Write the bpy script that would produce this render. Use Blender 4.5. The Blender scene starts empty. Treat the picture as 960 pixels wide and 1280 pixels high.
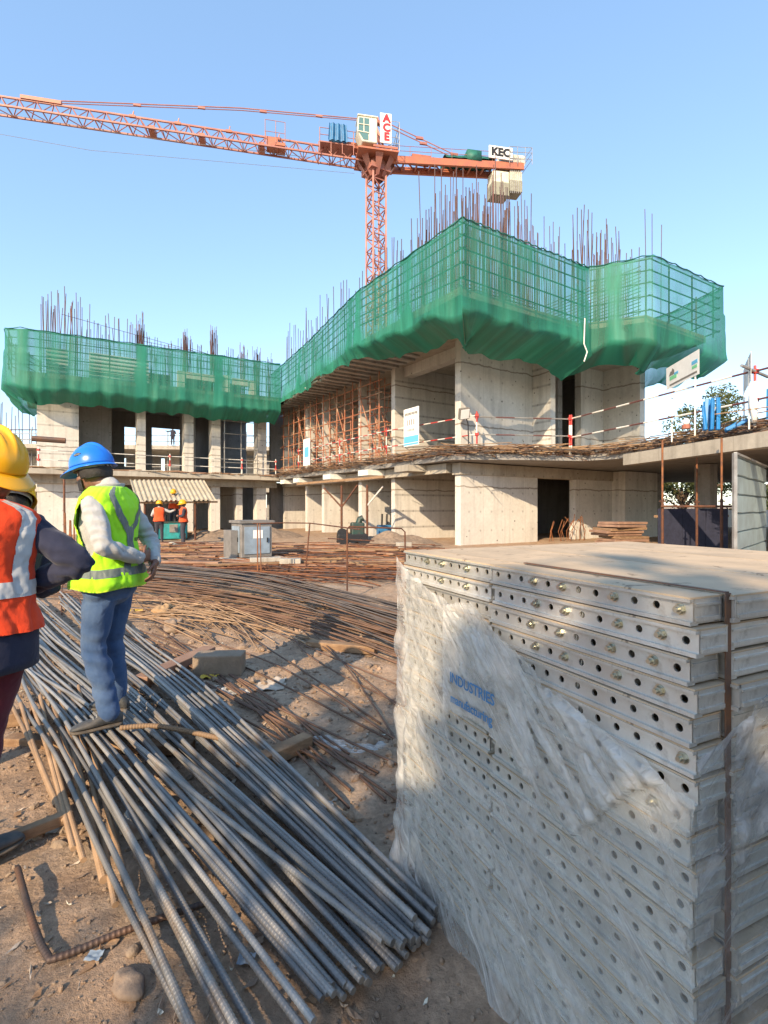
import bpy, math, random
from mathutils import Vector, Matrix, noise
import numpy as np
R = math.radians
random.seed(7)
S = bpy.context.scene
C = S.collection
V = Vector
# ------------------------------------------------------------------ helpers
SUN_C, SUN_UP = .68, .64
SUN_STR, SKY_STR, SKY_DUST, EXPOSURE = 3.0, .15, .4, 1.38
CAMZ, F, CU, CV = 1.5, 640.0, 480.0, 634.0

def G(u, v, z=0.0):
    """point at height z seen in direction (u, v): used once to survey where things stand"""
    d = F * (CAMZ - z) / (v - CV)
    return V(((u - CU) / F * d, d, z))

def P(u, v, d):
    return V(((u - CU) / F * d, d, CAMZ - (v - CV) / F * d))

K = V((3.0, 20.0, 0))
A = V((-.539, .842, 0)).normalized()
B = V((.842, .539, 0)).normalized()
Z1, Z2 = 3.5, 8.1

def BF(a, b, z=0.0):
    return V((K.x + a * A.x + b * B.x, K.y + a * A.y + b * B.y, z))

W0 = V((-7.7, 33.8, 0))

def LW(s, a, z=0.0):
    """left wing frame: s along its front, a inwards"""
    return V((W0.x + s * B.x + a * A.x, W0.y + s * B.y + a * A.y, z))

def tag(o, label=None, cat=None, group=None, kind=None):
    if label: o['label'] = label
    if cat: o['category'] = cat
    if group: o['group'] = group
    if kind: o['kind'] = kind
    return o

def empty(name, loc, rz=0.0, label=None, cat=None, group=None):
    o = bpy.data.objects.new(name, None)
    o.empty_display_size = .1
    C.objects.link(o)
    o.location = loc
    o.rotation_euler = (0, 0, rz)
    return tag(o, label, cat, group)

class MB:
    """collects shapes and links them as one mesh object"""
    def __init__(self):
        self.v, self.f, self.mi, self.cur = [], [], [], 0
    def add(self, vs, fs):
        n = len(self.v)
        self.v.extend([tuple(p) for p in vs])
        self.f.extend([tuple(i + n for i in f) for f in fs])
        self.mi.extend([self.cur] * len(fs))
        return self
    def box(self, c, s, rz=0.0, M=None):
        x, y, z = s[0] / 2, s[1] / 2, s[2] / 2
        vs = [V((i * x, j * y, k * z)) for i in (-1, 1) for j in (-1, 1) for k in (-1, 1)]
        m = M if M is not None else Matrix.Rotation(rz, 3, 'Z')
        c = V(c)
        return self.add([m @ p + c for p in vs], [(0, 1, 3, 2), (4, 6, 7, 5), (0, 4, 5, 1), (2, 3, 7, 6), (0, 2, 6, 4), (1, 5, 7, 3)])
    def prism(self, poly, z0, z1):
        n = len(poly)
        vs = [(p[0], p[1], z0) for p in poly] + [(p[0], p[1], z1) for p in poly]
        fs = [tuple(range(n - 1, -1, -1)), tuple(range(n, 2 * n))]
        fs += [(i, (i + 1) % n, n + (i + 1) % n, n + i) for i in range(n)]
        return self.add(vs, fs)
    def bar(self, p, q, w, h=None, up=V((0, 0, 1))):
        p, q = V(p), V(q); h = h or w
        d = (q - p).normalized()
        if abs(d.dot(up)) > .98: up = V((1, 0, 0))
        s = d.cross(up).normalized(); t = s.cross(d)
        vs = [c + s * (i * w / 2) + t * (j * h / 2) for c in (p, q) for (i, j) in ((-1, -1), (1, -1), (1, 1), (-1, 1))]
        return self.add(vs, [(3, 2, 1, 0), (4, 5, 6, 7), (0, 1, 5, 4), (1, 2, 6, 5), (2, 3, 7, 6), (3, 0, 4, 7)])
    def tube(self, pts, r, n=8, caps=True):
        pts = [V(p) for p in pts]
        m = len(pts)
        rs = r if isinstance(r, (list, tuple)) else [r] * m
        vs, fs = [], []
        t0 = (pts[1] - pts[0]).normalized()
        ref = V((0, 0, 1)) if abs(t0.z) < .9 else V((1, 0, 0))
        s = t0.cross(ref).normalized()
        for i, p in enumerate(pts):
            t = ((pts[min(i + 1, m - 1)] - pts[max(i - 1, 0)])).normalized()
            s = (s - t * s.dot(t)).normalized()
            w = t.cross(s)
            for k in range(n):
                a = 2 * math.pi * k / n
                vs.append(p + (s * math.cos(a) + w * math.sin(a)) * rs[i])
        for i in range(m - 1):
            for k in range(n):
                k2 = (k + 1) % n
                fs.append((i * n + k, i * n + k2, (i + 1) * n + k2, (i + 1) * n + k))
        if caps:
            fs.append(tuple(range(n - 1, -1, -1)))
            fs.append(tuple(range((m - 1) * n, m * n)))
        return self.add(vs, fs)
    def ell(self, c, r, nu=16, nv=10, M=None):
        c = V(c); vs, fs = [], []
        for j in range(nv + 1):
            ph = math.pi * j / nv
            for i in range(nu):
                th = 2 * math.pi * i / nu
                p = V((r[0] * math.sin(ph) * math.cos(th), r[1] * math.sin(ph) * math.sin(th), r[2] * math.cos(ph)))
                vs.append((M @ p if M is not None else p) + c)
        for j in range(nv):
            for i in range(nu):
                i2 = (i + 1) % nu
                fs.append((j * nu + i, (j + 1) * nu + i, (j + 1) * nu + i2, j * nu + i2))
        return self.add(vs, fs)
    def grid(self, fn, nu, nv, keep=None):
        vs = [fn(i / nu, j / nv) for j in range(nv + 1) for i in range(nu + 1)]
        fs = []
        for j in range(nv):
            for i in range(nu):
                if keep is None or keep((i + .5) / nu, (j + .5) / nv):
                    fs.append((j * (nu + 1) + i, j * (nu + 1) + i + 1, (j + 1) * (nu + 1) + i + 1, (j + 1) * (nu + 1) + i))
        used = sorted({i for f in fs for i in f}); mp = {o: n for n, o in enumerate(used)}
        return self.add([vs[i] for i in used], [tuple(mp[i] for i in f) for f in fs])
    def text(self, s, c, x, y, h, bold=.0, depth=.004, spacing=1.0):
        cu = bpy.data.curves.new('lettering', 'FONT')
        cu.body = s; cu.size = 1; cu.align_x = 'CENTER'; cu.align_y = 'CENTER'; cu.offset = bold; cu.extrude = .5
        cu.space_character = spacing; cu.resolution_u = 3
        ob = bpy.data.objects.new('lettering', cu); C.objects.link(ob)
        me = bpy.data.meshes.new_from_object(ob)
        x, y, c = V(x).normalized() * h, V(y).normalized() * h, V(c)
        nz = V(x).normalized().cross(V(y).normalized()) * depth
        self.add([c + x * p.co.x + y * p.co.y + nz * (p.co.z + .5) for p in me.vertices], [tuple(q.vertices) for q in me.polygons])
        bpy.data.objects.remove(ob); bpy.data.meshes.remove(me); bpy.data.curves.remove(cu)
        return self
    def mesh(self, name, mats, smooth=False):
        me = bpy.data.meshes.new(name)
        me.from_pydata(self.v, [], self.f)
        for m in (mats if isinstance(mats, (list, tuple)) else [mats]): me.materials.append(m)
        if any(self.mi): me.polygons.foreach_set('material_index', self.mi)
        if smooth: me.polygons.foreach_set('use_smooth', [True] * len(self.f))
        me.update()
        return me
    def build(self, name, mats, parent=None, smooth=False, local=False):
        o = bpy.data.objects.new(name, self.mesh(name, mats, smooth))
        C.objects.link(o)
        if parent is not None:
            o.parent = parent
            if not local:
                o.matrix_parent_inverse = world(parent).inverted()
        return o

def world(o):
    m = Matrix.LocRotScale(o.location, o.rotation_euler, o.scale)
    if o.parent is not None: m = world(o.parent) @ o.matrix_parent_inverse @ m
    return m

def children(o):
    return [c for c in o.children]

KIDS = {}
def copy_tree(o, parent=None):
    c = o.copy(); C.objects.link(c); c.parent = parent
    for ch in list(o.children): copy_tree(ch, c)
    return c

def bevel(o, w=.01, seg=2):
    m = o.modifiers.new('bevel', 'BEVEL'); m.width = w; m.segments = seg; m.limit_method = 'ANGLE'
    return o

def remesh(mb, voxel, smooth_it=6, factor=.5, wrinkle=None):
    """bake a voxel union of the overlapping lofts into one continuous surface"""
    me = mb.mesh('loft', [])
    ob = bpy.data.objects.new('loft', me); C.objects.link(ob)
    m = ob.modifiers.new('r', 'REMESH'); m.mode = 'VOXEL'; m.voxel_size = voxel
    s = ob.modifiers.new('s', 'SMOOTH'); s.iterations = smooth_it; s.factor = factor
    dg = bpy.context.evaluated_depsgraph_get(); dg.update()
    ev = ob.evaluated_get(dg)
    new = bpy.data.meshes.new_from_object(ev, depsgraph=dg)
    bpy.data.objects.remove(ob); bpy.data.meshes.remove(me)
    if wrinkle:
        nrm = [v.normal.copy() for v in new.vertices]
        for v, n in zip(new.vertices, nrm):
            v.co += n * wrinkle(v.co)
    new.polygons.foreach_set('use_smooth', [True] * len(new.polygons))
    new.update()
    return new

def link(me, name, mat, parent):
    o = bpy.data.objects.new(name, me); C.objects.link(o)
    me.name = name
    me.materials.clear(); me.materials.append(mat); o.parent = parent
    return o

# ------------------------------------------------------------------ materials
def new_mat(name):
    m = bpy.data.materials.new(name); m.use_nodes = True
    nt = m.node_tree
    return m, nt, nt.nodes['Principled BSDF'], nt.nodes['Material Output']

def N(nt, t, **kw):
    n = nt.nodes.new(t)
    for k, v in kw.items():
        if k in n.inputs: n.inputs[k].default_value = v
        else: setattr(n, k, v)
    return n

def ramp(nt, src, stops):
    r = nt.nodes.new('ShaderNodeValToRGB')
    e = r.color_ramp.elements
    while len(e) < len(stops): e.new(.5)
    for q, (p, c) in zip(e, stops):
        q.position = p; q.color = (c, c, c, 1) if isinstance(c, (int, float)) else (*c, 1)
    nt.links.new(src, r.inputs[0])
    return r.outputs[0]

def mixc(nt, fac, a, b, mode='MIX'):
    m = nt.nodes.new('ShaderNodeMix'); m.data_type = 'RGBA'; m.blend_type = mode
    for sock, val in ((m.inputs[0], fac), (m.inputs[6], a), (m.inputs[7], b)):
        if hasattr(val, 'is_linked'): nt.links.new(val, sock)
        elif isinstance(val, (int, float)): sock.default_value = val
        else: sock.default_value = (*val, 1)
    return m.outputs[2]

def coords(nt, scale=(1, 1, 1), kind='Object', rot=(0, 0, 0)):
    tc = nt.nodes.new('ShaderNodeTexCoord'); mp = nt.nodes.new('ShaderNodeMapping')
    mp.inputs['Scale'].default_value = scale; mp.inputs['Rotation'].default_value = rot
    nt.links.new(tc.outputs[kind], mp.inputs[0])
    return mp.outputs[0]

def ntex(nt, co, scale, detail=6, rough=.6, dist=0.0):
    n = N(nt, 'ShaderNodeTexNoise', Scale=scale, Detail=detail, Roughness=rough, Distortion=dist)
    nt.links.new(co, n.inputs['Vector'])
    return n.outputs[0]

def bump(nt, bs, h, strength=.4, dist=.01):
    b = N(nt, 'ShaderNodeBump', Strength=strength, Distance=dist)
    nt.links.new(h, b.inputs['Height']); nt.links.new(b.outputs[0], bs.inputs['Normal'])

def simple(name, col, rough=.6, metal=0.0, col2=None, scale=6, bmp=.0, bscale=None, spec=.5, stretch=(1, 1, 1), lo=.38, hi=.66):
    m, nt, bs, out = new_mat(name)
    bs.inputs['Roughness'].default_value = rough; bs.inputs['Metallic'].default_value = metal
    bs.inputs['Specular IOR Level'].default_value = spec
    bs.inputs['Base Color'].default_value = (*col, 1)
    co = coords(nt, stretch)
    if col2:
        f = ramp(nt, ntex(nt, co, scale), [(lo, 0.0), (hi, 1.0)])
        nt.links.new(mixc(nt, f, col, col2), bs.inputs['Base Color'])
    if bmp:
        bump(nt, bs, ntex(nt, co, bscale or scale * 4), bmp)
    return m

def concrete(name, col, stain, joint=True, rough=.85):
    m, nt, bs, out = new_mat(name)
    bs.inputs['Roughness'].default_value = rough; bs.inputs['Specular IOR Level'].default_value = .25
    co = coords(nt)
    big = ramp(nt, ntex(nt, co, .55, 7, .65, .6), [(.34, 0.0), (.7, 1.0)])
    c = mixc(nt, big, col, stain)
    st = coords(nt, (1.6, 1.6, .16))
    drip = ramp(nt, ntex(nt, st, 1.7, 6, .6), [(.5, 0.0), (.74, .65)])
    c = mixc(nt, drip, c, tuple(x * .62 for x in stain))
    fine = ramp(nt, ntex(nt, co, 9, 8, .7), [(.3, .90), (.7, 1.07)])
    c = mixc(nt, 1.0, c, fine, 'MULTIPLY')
    # pock marks and tie holes
    vo = N(nt, 'ShaderNodeTexVoronoi', Scale=1.9); nt.links.new(co, vo.inputs['Vector'])
    pk = ramp(nt, vo.outputs['Distance'], [(.045, 1.0), (.075, 0.0)])
    c = mixc(nt, pk, c, (.09, .08, .07))
    if joint:
        sx = nt.nodes.new('ShaderNodeSeparateXYZ'); nt.links.new(co, sx.inputs[0])
        wob = N(nt, 'ShaderNodeMath', operation='MULTIPLY_ADD'); wob.inputs[1].default_value = .25
        nt.links.new(ntex(nt, co, 1.2, 4), wob.inputs[0]); nt.links.new(sx.outputs[2], wob.inputs[2])
        md = N(nt, 'ShaderNodeMath', operation='PINGPONG'); md.inputs[1].default_value = 1.22
        nt.links.new(wob.outputs[0], md.inputs[0])
        ln = ramp(nt, md.outputs[0], [(.006, .8), (.045, 0.0)])
        c = mixc(nt, ln, c, (.16, .12, .085))
    # shutter panel joints and rows of tie holes, square to the building
    rc = coords(nt, (1, 1, 1), 'Object', (0, 0, -math.atan2(.539, .842)))
    sp = nt.nodes.new('ShaderNodeSeparateXYZ'); nt.links.new(rc, sp.inputs[0])
    def pp(src, s, off=0.0):
        ad = N(nt, 'ShaderNodeMath', operation='ADD'); ad.inputs[1].default_value = off; nt.links.new(src, ad.inputs[0])
        p = N(nt, 'ShaderNodeMath', operation='PINGPONG'); p.inputs[1].default_value = s; nt.links.new(ad.outputs[0], p.inputs[0]); return p.outputs[0]
    for k in (0, 1):
        jn = ramp(nt, pp(sp.outputs[k], .61, .137), [(.005, .38), (.016, 0.0)]); c = mixc(nt, jn, c, tuple(x * .55 for x in stain))
        a_, b_ = pp(sp.outputs[k], .305, .29), pp(sp.outputs[2], .38, .2)
        hy = N(nt, 'ShaderNodeMath', operation='MULTIPLY'); nt.links.new(a_, hy.inputs[0]); nt.links.new(a_, hy.inputs[1])
        h2 = N(nt, 'ShaderNodeMath', operation='MULTIPLY_ADD'); nt.links.new(b_, h2.inputs[0]); nt.links.new(b_, h2.inputs[1]); nt.links.new(hy.outputs[0], h2.inputs[2])
        c = mixc(nt, ramp(nt, h2.outputs[0], [(.0004, .42), (.0013, 0.0)]), c, (.10, .09, .08))
    nt.links.new(c, bs.inputs['Base Color'])
    bump(nt, bs, ntex(nt, co, 14, 8, .7), .5, .01)
    return m

M = {}
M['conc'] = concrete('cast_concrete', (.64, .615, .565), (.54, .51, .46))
M['concg'] = concrete('shade_darkened_concrete', (.30, .29, .275), (.22, .21, .20), joint=False)  # darker copy of the concrete: interior and recess shade put into its colour
M['slab'] = concrete('slab_concrete', (.47, .43, .36), (.33, .295, .245), joint=False)
M['rust'] = simple('rusty_steel', (.16, .062, .03), .75, .3, (.075, .04, .03), 9, .3)
M['rustor'] = simple('orange_rust_steel', (.30, .115, .04), .8, .2, (.14, .065, .04), 7, .3)
M['dkbar'] = simple('dark_mill_steel', (.10, .075, .065), .6, .5, (.17, .09, .055), 5, .2)
M['starter'] = simple('weathered_starter_steel', (.085, .062, .062), .7, .2, (.14, .072, .06), 3, 0)
M['starterred'] = simple('red_rust_starter_steel', (.17, .06, .05), .75, .1, (.11, .055, .05), 3, 0)
M['scaf'] = simple('scaffold_tube_paint', (.34, .125, .065), .65, .1, (.42, .29, .19), 2.2, .1, lo=.48, hi=.62)
M['pipegrey'] = simple('galvanised_tube', (.40, .40, .39), .5, .5, (.26, .24, .22), 4)
M['netpipe'] = simple('dark_net_tube', (.05, .07, .065), .6, .2)
M['white'] = simple('white_paint', (.78, .77, .72), .5, 0, (.62, .60, .54), 3, .05)
M['whitesign'] = simple('sign_white', (.82, .82, .80), .45, 0, (.74, .74, .72), 5)
M['redp'] = simple('red_paint', (.55, .035, .03), .5, 0, (.38, .04, .03), 5)
M['brownp'] = simple('faded_dark_red_paint', (.12, .045, .04), .6)
M['black'] = simple('black_paint', (.012, .012, .014), .5)
M['letblack'] = simple('black_lettering', (.015, .015, .018), .6)
M['letred'] = simple('red_lettering', (.45, .02, .03), .6)
M['letblue'] = simple('blue_ink', (.03, .16, .36), .6)
M['signgreen'] = simple('green_print', (.18, .55, .28), .6)
M['signblue'] = simple('blue_print', (.12, .42, .68), .6)
M['craneor'] = simple('crane_orange_paint', (.46, .15, .075), .5, .0, (.33, .12, .08), 1.5, .05)
M['cranered'] = simple('crane_faded_red_paint', (.32, .12, .095), .55, .0, (.40, .18, .13), 1.0, .05)
M['cranewt'] = simple('counterweight_paint', (.72, .70, .58), .6, 0, (.50, .48, .38), 1.3, .1)
M['cranewtd'] = simple('counterweight_base', (.30, .30, .22), .7, 0, (.22, .21, .17), 2)
M['cabglass'] = simple('cab_glass', (.10, .20, .19), .12, 0, spec=.9)
M['tarpblue'] = simple('blue_tarpaulin', (.03, .17, .36), .5, 0, (.02, .10, .22), 3, .4)
M['tarpgreen'] = simple('green_tarpaulin', (.02, .15, .11), .6, 0, (.01, .08, .06), 3, .4)
M['bluesteel'] = simple('blue_painted_steel', (.02, .22, .55), .45, 0, (.03, .16, .38), 4)
M['alum'] = None
M['timber'] = simple('weathered_timber', (.20, .115, .06), .85, 0, (.32, .20, .11), 8, .5, 30, stretch=(1, 1, 3))
M['plywood'] = simple('plywood', (.23, .13, .085), .8, 0, (.33, .20, .13), 4, .3)
M['block'] = simple('aerated_block', (.27, .20, .14), .95, 0, (.20, .145, .10), 7, .8, 40)
M['stone'] = simple('stone', (.30, .22, .155), .95, 0, (.18, .13, .095), 9, .8, 30)
M['teal'] = simple('teal_machine_paint', (.02, .30, .30), .45, 0, (.03, .2, .2), 5)
M['cabgrey'] = simple('cabinet_grey', (.24, .22, .20), .6, .2, (.17, .155, .14), 5, .1)
M['cabblue'] = simple('cabinet_pale_blue', (.27, .34, .41), .55, .1, (.21, .25, .29), 4, .1)
M['roof'] = None
M['hoard'] = simple('hoarding_sheet', (.30, .38, .40), .5, .2, (.22, .27, .28), 2, .1)
M['machgreen'] = simple('dark_green_machine', (.02, .06, .05), .5, .2, (.06, .05, .04), 9)
M['sand'] = simple('spilt_sand', (.42, .27, .14), .95, 0, (.30, .18, .09), 6, .6, 40)
# ------------------------------------------------------------------ more materials
def corrugated(name, col, col2, rough=.5):
    return simple(name, col, rough, .1, col2, 1.6, .08, 12)
M['roof'] = corrugated('profiled_roof_sheet', (.58, .50, .38), (.46, .38, .27))
M['form'] = simple('formwork_deck_sheet', (.50, .49, .46), .6, .1, (.34, .31, .27), 1.5, .05)
M['formwhite'] = simple('pale_formwork_panel', (.62, .64, .63), .5, .1, (.45, .47, .47), 2)

def make_alum():
    m, nt, bs, out = new_mat('used_aluminium')
    co = coords(nt)
    f = ramp(nt, ntex(nt, co, 7, 8, .65, .4), [(.35, 0.0), (.68, 1.0)])
    c = mixc(nt, f, (.70, .68, .63), (.54, .52, .475))
    st = coords(nt, (3, 3, 40))
    s = ramp(nt, ntex(nt, st, 3, 6, .7), [(.52, 0.0), (.75, .5)])
    c = mixc(nt, s, c, (.62, .58, .51))
    oi = nt.nodes.new('ShaderNodeObjectInfo'); c = mixc(nt, 1.0, c, ramp(nt, oi.outputs['Random'], [(0, .80), (1, 1.12)]), 'MULTIPLY')
    spl = ramp(nt, ntex(nt, co, 13, 10, .78, 1.5), [(.60, 0.0), (.66, .8)]); c = mixc(nt, spl, c, (.62, .58, .52))
    scr = ramp(nt, ntex(nt, coords(nt, (30, 30, 4), rot=(.5, .3, 0)), 4, 6, .7), [(.64, 0.0), (.70, .6)]); c = mixc(nt, scr, c, (.22, .20, .18))
    dirt = ramp(nt, ntex(nt, co, 26, 8, .7), [(.55, 0.0), (.8, .7)])
    c = mixc(nt, dirt, c, (.25, .21, .165))
    nt.links.new(c, bs.inputs['Base Color'])
    bs.inputs['Metallic'].default_value = .5
    rr = ramp(nt, ntex(nt, co, 18, 6), [(.3, .30), (.7, .55)])
    nt.links.new(rr, bs.inputs['Roughness'])
    bump(nt, bs, ntex(nt, co, 34, 8), .30, .005)
    return m
M['alum'] = make_alum()

def make_deck():
    # dusty upper skins of the panels: cement film, scuffs, rusty stains
    m, nt, bs, out = new_mat('dusty_panel_skin')
    co = coords(nt)
    f = ramp(nt, ntex(nt, co, 3.2, 8, .65, .6), [(.36, 0.0), (.66, 1.0)])
    c = mixc(nt, f, (.60, .455, .305), (.43, .335, .235))
    sc = coords(nt, (9, 1.2, 1), rot=(0, 0, .44))
    s = ramp(nt, ntex(nt, sc, 5, 8, .7), [(.55, 0.0), (.72, .55)])
    c = mixc(nt, s, c, (.66, .52, .36))
    d = ramp(nt, ntex(nt, co, 11, 9, .75, 1.2), [(.58, 0.0), (.66, .8)])
    c = mixc(nt, d, c, (.19, .135, .095))
    nt.links.new(c, bs.inputs['Base Color'])
    bs.inputs['Metallic'].default_value = 0; bs.inputs['Roughness'].default_value = .9; bs.inputs['Specular IOR Level'].default_value = .12
    bump(nt, bs, ntex(nt, co, 40, 7), .15, .004)
    return m
M['deck'] = make_deck()
M['bolt'] = simple('zinc_bolt', (.56, .55, .46), .3, .85, (.42, .40, .32), 60)
M['strap'] = simple('rusty_steel_strap', (.16, .10, .075), .6, .5, (.25, .12, .06), 22, .1)

def make_film(name, base_alpha, white, streak_rot, dense=True):
    m, nt, bs, out = new_mat(name)
    bs.inputs['Base Color'].default_value = (*white, 1)
    bs.inputs['Roughness'].default_value = .085
    bs.inputs['Specular IOR Level'].default_value = .9
    tr = nt.nodes.new('ShaderNodeBsdfTransparent'); tr.inputs[0].default_value = (.93, .95, .95, 1)
    tl = nt.nodes.new('ShaderNodeBsdfTranslucent'); tl.inputs[0].default_value = (*white, 1)
    m1 = nt.nodes.new('ShaderNodeMixShader'); m1.inputs[0].default_value = .25
    nt.links.new(bs.outputs[0], m1.inputs[1]); nt.links.new(tl.outputs[0], m1.inputs[2])
    mx = nt.nodes.new('ShaderNodeMixShader')
    uv = coords(nt, (1, 1, 1), 'UV', (0, 0, streak_rot))
    mp = nt.nodes.new('ShaderNodeMapping'); mp.inputs['Scale'].default_value = (2.2, 34, 1)
    nt.links.new(uv, mp.inputs[0])
    st = ramp(nt, ntex(nt, mp.outputs[0], 1.0, 8, .7, .6), [(.53, 0.0), (.60, .35), (.70, 1.0)])
    pt = ramp(nt, ntex(nt, uv, 4.2, 7, .65, 1.6), [(.44, 0.0), (.52, .45), (.66, 1.0)])
    at = nt.nodes.new('ShaderNodeAttribute'); at.attribute_name = 'crumple'
    a1 = N(nt, 'ShaderNodeMath', operation='MULTIPLY_ADD'); a1.inputs[1].default_value = .52
    nt.links.new(st, a1.inputs[0]); a1.inputs[2].default_value = base_alpha
    a2 = N(nt, 'ShaderNodeMath', operation='MULTIPLY_ADD'); a2.inputs[1].default_value = .24
    nt.links.new(pt, a2.inputs[0]); nt.links.new(a1.outputs[0], a2.inputs[2])
    a3 = N(nt, 'ShaderNodeMath', operation='ADD', use_clamp=True)
    nt.links.new(at.outputs['Fac'], a3.inputs[0]); nt.links.new(a2.outputs[0], a3.inputs[1])
    nt.links.new(a3.outputs[0], mx.inputs[0])
    nt.links.new(tr.outputs[0], mx.inputs[1]); nt.links.new(m1.outputs[0], mx.inputs[2])
    nt.links.new(mx.outputs[0], out.inputs[0])
    cr = ntex(nt, uv, 22, 5, .55, 2.4)
    ad = N(nt, 'ShaderNodeMath', operation='MULTIPLY_ADD'); ad.inputs[1].default_value = 1.4
    nt.links.new(cr, ad.inputs[0]); nt.links.new(st, ad.inputs[2])
    bump(nt, bs, ad.outputs[0], .55, .02)
    return m
M['film'] = make_film('stretch_film', .19, (.84, .82, .77), -.74)
M['filmside'] = make_film('stretch_film_side', .10, (.74, .74, .74), -.62)
M['scrapfilm'] = make_film('loose_film_scrap', .38, (.82, .82, .80), .3)

def make_net():
    m, nt, bs, out = new_mat('green_debris_net')
    uv = coords(nt, (1, 1, 1), 'UV')
    mp = nt.nodes.new('ShaderNodeMapping'); mp.inputs['Scale'].default_value = (2.4, .22, 1)
    nt.links.new(uv, mp.inputs[0])
    fold = ramp(nt, ntex(nt, mp.outputs[0], 1.0, 6, .6, .5), [(.36, 0.0), (.68, 1.0)])
    pt = ramp(nt, ntex(nt, uv, .45, 5, .6, .6), [(.35, 0.0), (.7, 1.0)])
    c = mixc(nt, fold, (.024, .215, .14), (.042, .32, .215))
    nt.links.new(c, bs.inputs['Base Color'])
    bs.inputs['Roughness'].default_value = .6
    tl = nt.nodes.new('ShaderNodeBsdfTranslucent'); nt.links.new(c, tl.inputs[0])
    m1 = nt.nodes.new('ShaderNodeMixShader'); m1.inputs[0].default_value = .4
    nt.links.new(bs.outputs[0], m1.inputs[1]); nt.links.new(tl.outputs[0], m1.inputs[2])
    tr = nt.nodes.new('ShaderNodeBsdfTransparent')
    at = nt.nodes.new('ShaderNodeAttribute'); at.attribute_name = 'layers'
    a1 = N(nt, 'ShaderNodeMath', operation='MULTIPLY_ADD'); a1.inputs[1].default_value = .16
    nt.links.new(fold, a1.inputs[0]); nt.links.new(at.outputs['Fac'], a1.inputs[2])
    a2 = N(nt, 'ShaderNodeMath', operation='MULTIPLY_ADD', use_clamp=True); a2.inputs[1].default_value = .10
    nt.links.new(pt, a2.inputs[0]); nt.links.new(a1.outputs[0], a2.inputs[2])
    mx = nt.nodes.new('ShaderNodeMixShader')
    nt.links.new(a2.outputs[0], mx.inputs[0]); nt.links.new(tr.outputs[0], mx.inputs[1]); nt.links.new(m1.outputs[0], mx.inputs[2])
    nt.links.new(mx.outputs[0], out.inputs[0])
    return m
M['net'] = make_net()

def make_ground():
    m, nt, bs, out = new_mat('trodden_earth')
    co = coords(nt)
    a = ramp(nt, ntex(nt, co, .5, 8, .62, .5), [(.34, 0.0), (.66, 1.0)])
    c = mixc(nt, a, (.44, .295, .195), (.56, .40, .275))
    b = ramp(nt, ntex(nt, co, 3.1, 9, .7, .4), [(.38, 0.0), (.64, 1.0)])
    c = mixc(nt, b, c, (.32, .22, .148))
    g = ramp(nt, ntex(nt, co, 1.4, 6, .6, .4), [(.52, 0.0), (.7, .8)])
    c = mixc(nt, g, c, (.44, .36, .275))
    f = ramp(nt, ntex(nt, co, 34, 8, .75), [(.32, .68), (.7, 1.22)])
    c = mixc(nt, 1.0, c, f, 'MULTIPLY')
    nt.links.new(c, bs.inputs['Base Color'])
    bs.inputs['Roughness'].default_value = .95; bs.inputs['Specular IOR Level'].default_value = .15
    h = N(nt, 'ShaderNodeMath', operation='MULTIPLY_ADD'); h.inputs[1].default_value = .4
    nt.links.new(ntex(nt, co, 55, 8, .75), h.inputs[0]); nt.links.new(ntex(nt, co, 9, 8, .7), h.inputs[2])
    bump(nt, bs, h.outputs[0], .9, .035)
    return m
M['ground'] = make_ground()

def make_bar(name, c1, c2, c3, rough=.5, metal=.55):
    m, nt, bs, out = new_mat(name)
    oi = nt.nodes.new('ShaderNodeObjectInfo')
    co = coords(nt)
    f = ramp(nt, ntex(nt, co, 5, 7, .65), [(.36, 0.0), (.66, 1.0)])
    c = mixc(nt, f, c1, c2)
    r = ramp(nt, ntex(nt, co, 2.1, 7, .7), [(.55, 0.0), (.68, .85)])
    c = mixc(nt, r, c, c3)
    v = ramp(nt, oi.outputs['Random'], [(0, .7), (1, 1.3)])
    c = mixc(nt, 1.0, c, v, 'MULTIPLY')
    nt.links.new(c, bs.inputs['Base Color'])
    bs.inputs['Roughness'].default_value = rough; bs.inputs['Metallic'].default_value = metal
    bump(nt, bs, ntex(nt, co, 80, 5), .2, .003)
    return m
M['bar'] = make_bar('grey_ribbed_bar', (.20, .195, .188), (.29, .275, .255), (.25, .175, .115), .52, .35)
M['barrust'] = make_bar('brown_ribbed_bar', (.25, .155, .085), (.34, .225, .135), (.17, .095, .055), .75, .15)
M['barthin'] = make_bar('thin_rust_bar', (.12, .072, .05), (.19, .105, .062), (.075, .055, .045), .75, .25)
M['bardark'] = make_bar('thin_mill_bar', (.11, .095, .088), (.165, .13, .105), (.17, .10, .06), .6, .35)

def leaf_mat(name, a, b):
    m, nt, bs, out = new_mat(name)
    oi = coords(nt)
    f = ramp(nt, ntex(nt, oi, 1.1, 4), [(.35, 0.0), (.65, 1.0)])
    c = mixc(nt, f, a, b)
    nt.links.new(c, bs.inputs['Base Color']); bs.inputs['Roughness'].default_value = .6
    tl = nt.nodes.new('ShaderNodeBsdfTranslucent'); nt.links.new(c, tl.inputs[0])
    m1 = nt.nodes.new('ShaderNodeMixShader'); m1.inputs[0].default_value = .35
    nt.links.new(bs.outputs[0], m1.inputs[1]); nt.links.new(tl.outputs[0], m1.inputs[2]); nt.links.new(m1.outputs[0], out.inputs[0])
    return m
M['leaf'] = leaf_mat('tree_leaves', (.075, .105, .03), (.13, .14, .05))
M['bark'] = simple('bark', (.13, .09, .06), .9, 0, (.08, .055, .04), 8, .6)

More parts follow.
